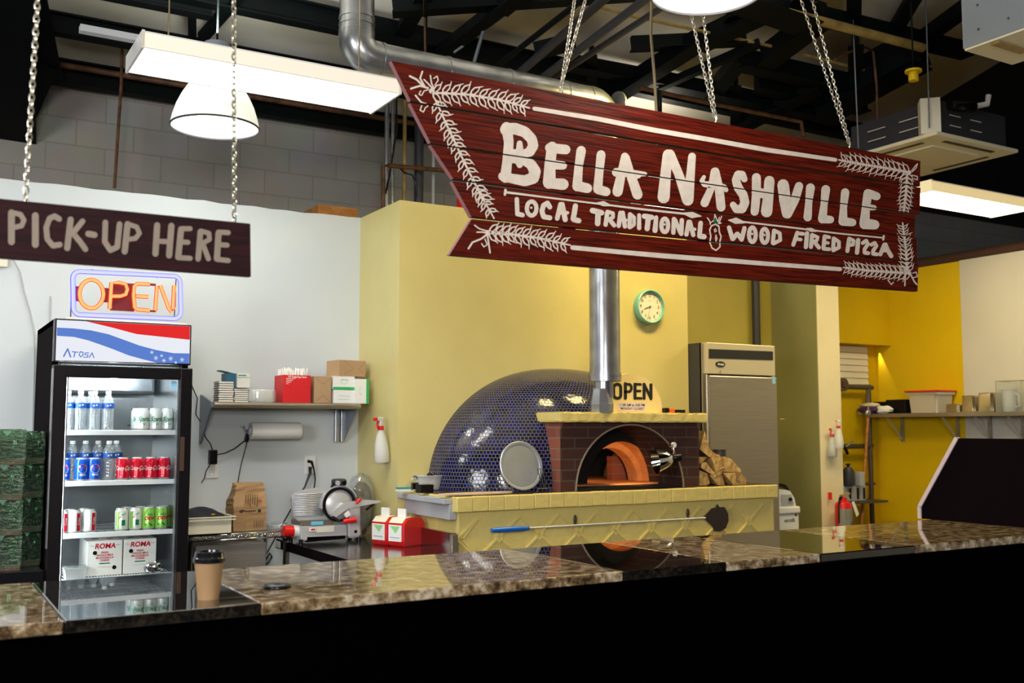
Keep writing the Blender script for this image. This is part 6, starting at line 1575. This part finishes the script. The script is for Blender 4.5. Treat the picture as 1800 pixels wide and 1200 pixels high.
# ================================================================ right: bin-like white machine
EY = 5.9; a = PY(1368, 925, EY); b = PY(1405, 925, EY)
t = thing('vacuum_sealer', 'white countertop vacuum machine with grey control panel beside the oven base', 'appliance', (a.x-.12, EY, .55)); w_ = b.x-a.x+.12
ze = lambda y: PY(1390, y, EY).z-.55
g = G(); g.bb((0, .0, .0), (w_, .36, ze(903)), m_whitep, bev=.01); g.obj('base_body', t)
G().bb((-.004, -.012, ze(903)), (w_+.008, .37, ze(890)), m_whitep, bev=.012).obj('rim', t)
g = G(); g.prism([(x, 0, z) for x, z in ((0, ze(891)), (w_*.92, ze(891)), (w_*.86, ze(875)), (w_*.74, ze(863)), (w_*.6, ze(860)), (0, ze(860)))], (0, .3, 0), m_whitep); g.obj('lid', t, fixn=True)
g = G(); g.prism([(w_*.45, -.002, ze(887)), (w_*.83, -.002, ze(886)), (w_*.76, -.002, ze(869)), (w_*.45, -.002, ze(868))], (0, -.004, 0), m_greyp); g.obj('control_panel', t, fixn=True)
G().cyl((w_*.70, -.02, ze(877)), (w_*.70, -.005, ze(877)), .014, m_black, seg=16).obj('control_knob', t)
g = G(); g.text('eurodib', .045, m_brown, lambda x, y: V((w_*.70+x, -.0015, ze(914)+y)), off=.0006, sx=.8); g.bb((w_*.87, -.003, ze(907)), (w_*.92, -.001, ze(899)), m_ink); g.obj('lettering', t)
G().tube([(w_*.42, .1, ze(860)), (w_*.55, .08, ze(851)), (w_*.72, .05, ze(855)), (w_*.78, .04, ze(862))], .016, m_black, 8).obj('handle', t)
tag(G().bb((0, 0, 0), (w_+.06, .45, .548), m_stain2, bev=.004).obj('steel_stand', loc=(a.x-.06, EY-.02, 0)), 'steel stand under the white vacuum machine', 'stand')
# ---------------------------------------------------------------- fire extinguisher
XY = 5.97; p = PY(1478, 915, XY)
t = thing('fire_extinguisher', 'red fire extinguisher with white tag hanging on the cream pillar', 'fire extinguisher', (PY(1483, 900, XY).x, XY, PY(1483, 930, XY).z))
zz = lambda y: PY(1483, y, XY).z-t.location.z
rE = .070
G().lathe([(rE*.9, 0), (rE, .01), (rE, zz(888)), (rE*.85, zz(883)), (rE*.4, zz(880)), (rE*.3, zz(874))], m_red, 28).obj('cylinder', t)
g = G(); ringE = [(-pi*.95+pi*.9*k/12) for k in range(13)]
for k in range(12):
    a_, b_ = ringE[k], ringE[k+1]
    g.poly([V((rE*1.01*cos(a_), rE*1.01*sin(a_), zz(922))), V((rE*1.01*cos(b_), rE*1.01*sin(b_), zz(922))), V((rE*1.01*cos(b_), rE*1.01*sin(b_), zz(893))), V((rE*1.01*cos(a_), rE*1.01*sin(a_), zz(893)))], mat('grey_label', (.25, .24, .20), .5) if 'grey_label' not in bpy.data.materials else bpy.data.materials['grey_label'])
for k in range(4): g.stroke([(-.04, -.02*k), (.0, -.02*k)], .004, m_ink, wrapfn(rE*1.02, zz(898)))
g.text('B:C', .03, m_blue, wrapfn(rE*1.03, zz(918), .3), off=.001); g.obj('label_band', t)
g = G(); g.cyl((0, 0, zz(880)), (0, 0, zz(871)), .016, m_brass, seg=12); g.box((.02, 0, zz(869)), (.11, .02, .012), m_brass, rot=MX.Rotation(R(-8), 3, 'Y')); g.box((.025, 0, zz(875)), (.10, .02, .010), m_chrome, rot=MX.Rotation(R(14), 3, 'Y')); g.cyl((.0, -.03, zz(876)), (0, -.01, zz(876)), .014, m_red, seg=12); g.obj('valve_handle', t)
G().tube([(-.01, 0, zz(873)), (-.05, -.01, zz(874)), (-.065, -.01, zz(890)), (-.062, -.01, zz(918))], .010, m_black, 10).obj('hose', t)
g = G(); g.prism([(.03, -.06, zz(882)), (.06, -.06, zz(880)), (.11, -.065, zz(903)), (.08, -.065, zz(908))], (0, .001, 0), m_paper); g.obj('white_tag', t, fixn=True)
G().box((-.055, .09, zz(872)), (.014, .03, .06), m_red).obj('wall_bracket', t)
# ---------------------------------------------------------------- pipe rack with things
RY = 6.5
rk = thing('pipe_rack', 'dark steel pipe rack standing in the yellow corner behind the pillar', 'rack', (PY(1530, 900, RY).x, RY, 0))
def RP(px, py, Y=RY): return PY(px, py, Y)
W(G().tube([V((RP(1530, 800).x, RY, 0)), V((RP(1530, 800).x, RY, RP(1530, 676).z))], .022, mat('rack_steel', (.10, .085, .06), .5, metal=.4), 10), 'post', rk)
for y, r_ in ((680, .022), (784, .022), (851, .014)):
    W(G().tube([V((7.0, RY, RP(1500, y).z)), V((RP(1533 if y < 850 else 1538, y).x, RY, RP(1500, y).z))], r_, bpy.data.materials['rack_steel'], 10), 'rail', rk)
W(G().tube([RP(1524, 684), RP(1524, 730)], .010, bpy.data.materials['rack_steel'], 8), 'brace', rk)
g = G(); c_ = RP(1484, 676, 6.40); g.cyl(c_, c_+V((0, .05, 0)), .06, bpy.data.materials['rack_steel'], seg=24); g.cyl(c_-V((0, .01, 0)), c_, .03, m_rust, seg=16); W(g, 'round_fitting', rk)
sh0 = RP(1500, 878)
W(G().bb((6.98, 6.30, sh0.z-.02), (RP(1530, 878).x, 6.55, sh0.z), bpy.data.materials['rack_steel']), 'rack_shelf', rk)
g = G(); a = PY(1478, 610, 6.58); b = PY(1522, 610, 6.58)
t = thing('louvre', 'cream slatted louvre high in the yellow corner behind the pillar', 'louvre', (a.x-.10, 6.56, PY(1500, 676, 6.58).z)); hL = PY(1500, 609, 6.58).z-t.location.z; w_ = b.x-a.x+.10
g.bb((0, .02, 0), (w_, .035, hL), m_enamel)
for k in range(6): g.box((w_/2, .006, hL*(k+.5)/6), (w_, .010, hL/6*.92), m_enamel, rot=MX.Rotation(R(-12), 3, 'X'))
g.obj('slats', t)
p = RP(1500, 893, 6.28)
t = thing('knife_machine', 'grey and white machine with black slots low on the pipe rack', 'machine', (PY(1478, 893, 6.32).x, 6.32, sh0.z+.001)); 
hM = .14; wM = PY(1530, 880, 6.28).x-t.location.x
G().bb((0, 0, 0), (wM, .2, hM), m_greyp, bev=.01).obj('casing', t)
for k in (.36, .66, .9): G().box((wM*k, -.003, hM*.5), (.025, .006, hM*.7), m_black, bev=.002).obj('slot', t)
t = thing('dark_jug', 'dark jug with round stopper on top of the grey machine', 'jug', (PY(1495, 850, 6.3).x, 6.32, sh0.z+hM+.002))
g = G(); g.lathe([(.05, 0), (.055, .02), (.05, .13), (.03, .16), (.012, .165), (.012, .18), (.028, .19), (.0, .20)], m_darkgrey, 20); g.obj('jug_body', t)
t = thing('grey_carton', 'pale grey carton right of the dark jug on the machine', 'carton', (PY(1506, 850, 6.3).x+.03, 6.30, sh0.z+hM+.002)); G().box((0, 0, .06), (.06, .08, .12), m_greyp, bev=.003).obj('carton_body', t)
pipe('broom_handle', 'orange-brown wooden broom handle leaning against the pipe rack', [PY(1514, 935, 6.35), PY(1518, 860, 6.38), PY(1526, 728, 6.42)], .014, m_orangewood, 10, 'handle')
t = thing('ladle', 'steel ladle hanging from the end of the right shelf', 'ladle', PY(1526, 716, 6.4)); 
G().tube([(0, 0, .01), (0, 0, -.03)], .006, m_galv, 6).obj('stem', t); G().sph((0, 0, -.05), .035, m_galv, 14, (1, .6, 1)).obj('bowl', t)
t = thing('spray_gun', 'black and steel hose nozzle hooked on the middle rail of the pipe rack', 'nozzle', PY(1487, 786, 6.42))
g = G(); g.tube([(-.03, 0, 0), (.02, -.01, .02), (.08, -.01, .05)], .008, m_galv, 8); g.obj('nozzle', t); G().tube([(-.03, 0, .01), (.0, 0, -.02), (.02, 0, -.06)], .014, m_black, 8).obj('grip', t)
# ================================================================ right wall shelf
RX = 7.66; a = PX(1540, 726, RX); ya = a.y+.12; RSZ = PX(1700, 725, RX).z
t = thing('wall_shelf', 'long steel wall shelf on the yellow and white right wall', 'shelf', (RX, 4.0, RSZ))
G().bb((0, -1.6, -.012), (.285, ya-4.0, 0), m_stain).bb((-.006, -1.6, -.03), (.006, ya-4.0, .002), m_stain).obj('shelf_board', t)
for px in (1569, 1666, 1723, 1781):
    yy = PX(px, 740, 7.80).y-4.0
    g = G(); g.bb((.26, yy-.012, -.25), (.287, yy+.012, -.01), m_galv); g.bb((.03, yy-.012, -.025), (.28, yy+.012, -.012), m_galv)
    bar(g, V((.27, yy, -.24)), V((.06, yy, -.02)), .014, .005, m_greyp); g.obj('bracket', t)
SX = 7.70
def SP(px, py, X=SX): return PX(px, py, X)
def rbox(px0, px1, ytop, X, name, label, cat, m_, dep=.18, grp=None, bev=.003, build=None):
    y1 = SP(px0, 720, X).y; y0 = SP(px1, 720, X).y; h = SP((px0+px1)/2, ytop, X).z-RSZ
    t = thing(name, label, cat, (X, (y0+y1)/2, RSZ+.001), 0, grp); L = y1-y0
    if build: build(t, L, h)
    else: G().bb((0, -L/2, 0), (dep, L/2, h), m_, bev=bev).obj('body', t)
    return t, L, h
def tubb(t, L, h):
    g = G(); g.lathe([(.44, 0), (.46, .02), (.5, .8), (.53, .81), (.53, .93), (.5, .93)], m_tubw, 4, A=MX.Rotation(R(45), 3, 'Z'))
    for v in g.bm.verts: v.co = V((v.co.x*.24*1.35+.12, v.co.y*L*1.36, v.co.z*h))
    bmesh.ops.bevel(g.bm, geom=[e for e in g.bm.edges if abs(e.verts[0].co.z-e.verts[1].co.z) > h*.5], offset=.02, segments=3, affect='EDGES')
    for f in g.bm.faces: f.smooth = False
    g.obj('tub_body', t); G().bb((-.02, -L/2-.01, h*.93), (.26, L/2+.01, h), m_red, bev=.004).obj('lid', t)
rbox(1594, 1648, 686, 7.68, 'food_tub', 'milky square food tub with red lid on the right wall shelf', 'tub', None, build=tubb)
def pan(t, L, h):
    g = G(); g.lathe([(.5, 0), (.5, .06), (.47, .08), (.45, .90), (.40, 1), (0, 1)], m_pan, 4, A=MX.Rotation(R(45), 3, 'Z'))
    for v in g.bm.verts: v.co = V((v.co.x*.16*1.41+.09, v.co.y*L*1.41, v.co.z*h))
    bmesh.ops.bevel(g.bm, geom=[e for e in g.bm.edges if abs(e.verts[0].co.z-e.verts[1].co.z) > h*.3], offset=.018, segments=3, affect='EDGES')
    g.obj('pan_body', t)
rbox(1658, 1684, 710, 7.70, 'steel_pan', 'lowest upturned steel pan on the right wall shelf, beside the tub', 'pan', None, grp='upturned steel pans on the right shelf', build=pan)
rbox(1686, 1712, 695, 7.70, 'steel_pan', 'middle pile of upturned nested steel pans on the right wall shelf', 'pan', None, grp='upturned steel pans on the right shelf', build=pan)
rbox(1715, 1744, 690, 7.70, 'steel_pan', 'tallest upturned steel pan on the right wall shelf, beside the clear box', 'pan', None, grp='upturned steel pans on the right shelf', build=pan)
def cbx(t, L, h):
    g = G(); g.bb((0, -L/2, 0), (.2, L/2, h), m_clearp, bev=.004); g.obj('box_body', t)
    g = G()
    for y in (-L/2, L/2): g.tube([(0, y, 0), (0, y, h), (.2, y, h)], .003, m_brass, 5)
    g.tube([(0, -L/2, h), (0, L/2, h)], .003, m_brass, 5); g.obj('edge', t)
rbox(1752, 1796, 669, 7.70, 'clear_box', 'tall clear plastic box on the right wall shelf at the picture edge', 'box', None, build=cbx)
t = thing('measuring_jug', 'clear measuring jug inside the tall clear box', 'jug', (7.80, SP(1774, 700, 7.80).y, RSZ+.003))
G().lathe([(.045, 0), (.05, .01), (.055, .17), (.06, .18), (.057, .18), (.05, .02)], m_frost, 24).obj('jug_body', t); G().tube([(0, -.055, .15), (0, -.09, .13), (0, -.085, .05), (0, -.052, .04)], .006, m_frost, 8).obj('handle', t)
rbox(1556, 1592, 702, 7.72, 'black_bin', 'small black plastic bin left of the food tub on the right shelf', 'bin', m_black, dep=.15, bev=.012)
rbox(1535, 1566, 706, 7.80, 'red_black_box', 'dark box with a red band behind the snack bags', 'box', m_black, dep=.12)
y_ = SP(1563, 710, 7.79).y; tag(G().box((0, 0, .04), (.01, .05, .075), m_red).obj('red_label', loc=(7.79, y_, RSZ+.001)), 'red band on the dark box beside the black bin', 'label')
t = thing('snack_bag', 'purple and yellow snack bag hanging over the left end of the right shelf', 'bag', (7.66, SP(1527, 716, 7.66).y, RSZ+.004))
g = G(); g.sph((0, 0, .035), 1, mat('purple_print', (.06, .015, .08), .4), 16, (.05, .13, .035)); g.obj('bag_body', t)
g = G(); g.sph((.01, 0, .075), 1, mat('pale_crisps', (.70, .58, .22), .8, noise=.5, nscale=30, c2=(.6, .6, .5)), 16, (.05, .12, .022)); 
for v in g.bm.verts: v.co += V((random.uniform(-.004, .004), random.uniform(-.006, .006), random.uniform(-.006, .006)))
g.obj('crisps', t)
t = thing('small_carton', 'small white carton with a yellow dot overhanging the left end of the right shelf', 'carton', (7.68, SP(1504, 716, 7.68).y, RSZ+.001))
G().bb((0, -.06, 0), (.08, .09, .065), m_paper, bev=.003).obj('carton_body', t); G().cyl((-.002, 0, .034), (.001, 0, .034), .016, m_gold, seg=16).obj('yellow_dot', t)
t = thing('paper_wrapper', 'crumpled white wrapper right of the purple snack bag', 'wrapper', (7.67, SP(1552, 712, 7.67).y, RSZ+.001))
g = G(); g.sph((0, 0, .04), 1, m_paper, 12, (.03, .11, .035))
for v in g.bm.verts: v.co += V((random.uniform(-.006, .006), random.uniform(-.01, .01), random.uniform(-.006, .004)))
for f in g.bm.faces: f.smooth = False
g.obj('wrapper', t)
# ================================================================ pieces that belong to a part
def under(root, child, par):
    o = bpy.data.objects
    kids = {c.name.split('.')[0]: c for c in root.children}
    if par not in kids: return
    for c in list(root.children):
        if c.name.split('.')[0] == child: c.parent = kids[par]
for o in list(col.objects):
    if o.parent is None and o.type == 'EMPTY':
        for c, p in (('glass_pane', 'door_frame'), ('recessed_handle', 'door_frame'), ('metal_edge_strip', 'door_frame'), ('vent_strip', 'top_panel'), ('badge', 'top_panel'), ('lock', 'top_panel'),
                     ('door_catch', 'door'), ('numerals', 'clock_face'), ('ribs', 'gauge_plate'), ('dial_collar', 'red_dial'), ('header_artwork', 'lit_header_panel'), ('maker_plate', 'base_housing'),
                     ('power_switch', 'motor_column'), ('control_knob', 'control_panel'), ('can_print', 'can_body'), ('bottle_label', 'bottle_body'), ('mortar_line', 'brick_front'), ('air_slot', 'panel')):
            under(o, c, p)
def make_part(o, root, name):
    o.location -= root.location; o.parent = root; o.name = name
    for k in ('label', 'category', 'group'):
        if k in o: del o[k]
D_ = bpy.data.objects
for o in list(col.objects):
    l_ = o.get('label', '')
    if 'behind the drinks fridge down to the power adapter' in l_ or 'sagging from the adapter' in l_ or 'dangling below the power adapter' in l_: make_part(o, D_['power_adapter'], 'cord')
    elif 'hanging from the inline socket into' in l_: make_part(o, D_['cable_socket'], 'cord')
    elif 'from the right outlet' in l_: make_part(o, D_['meat_slicer'], 'power_cord')
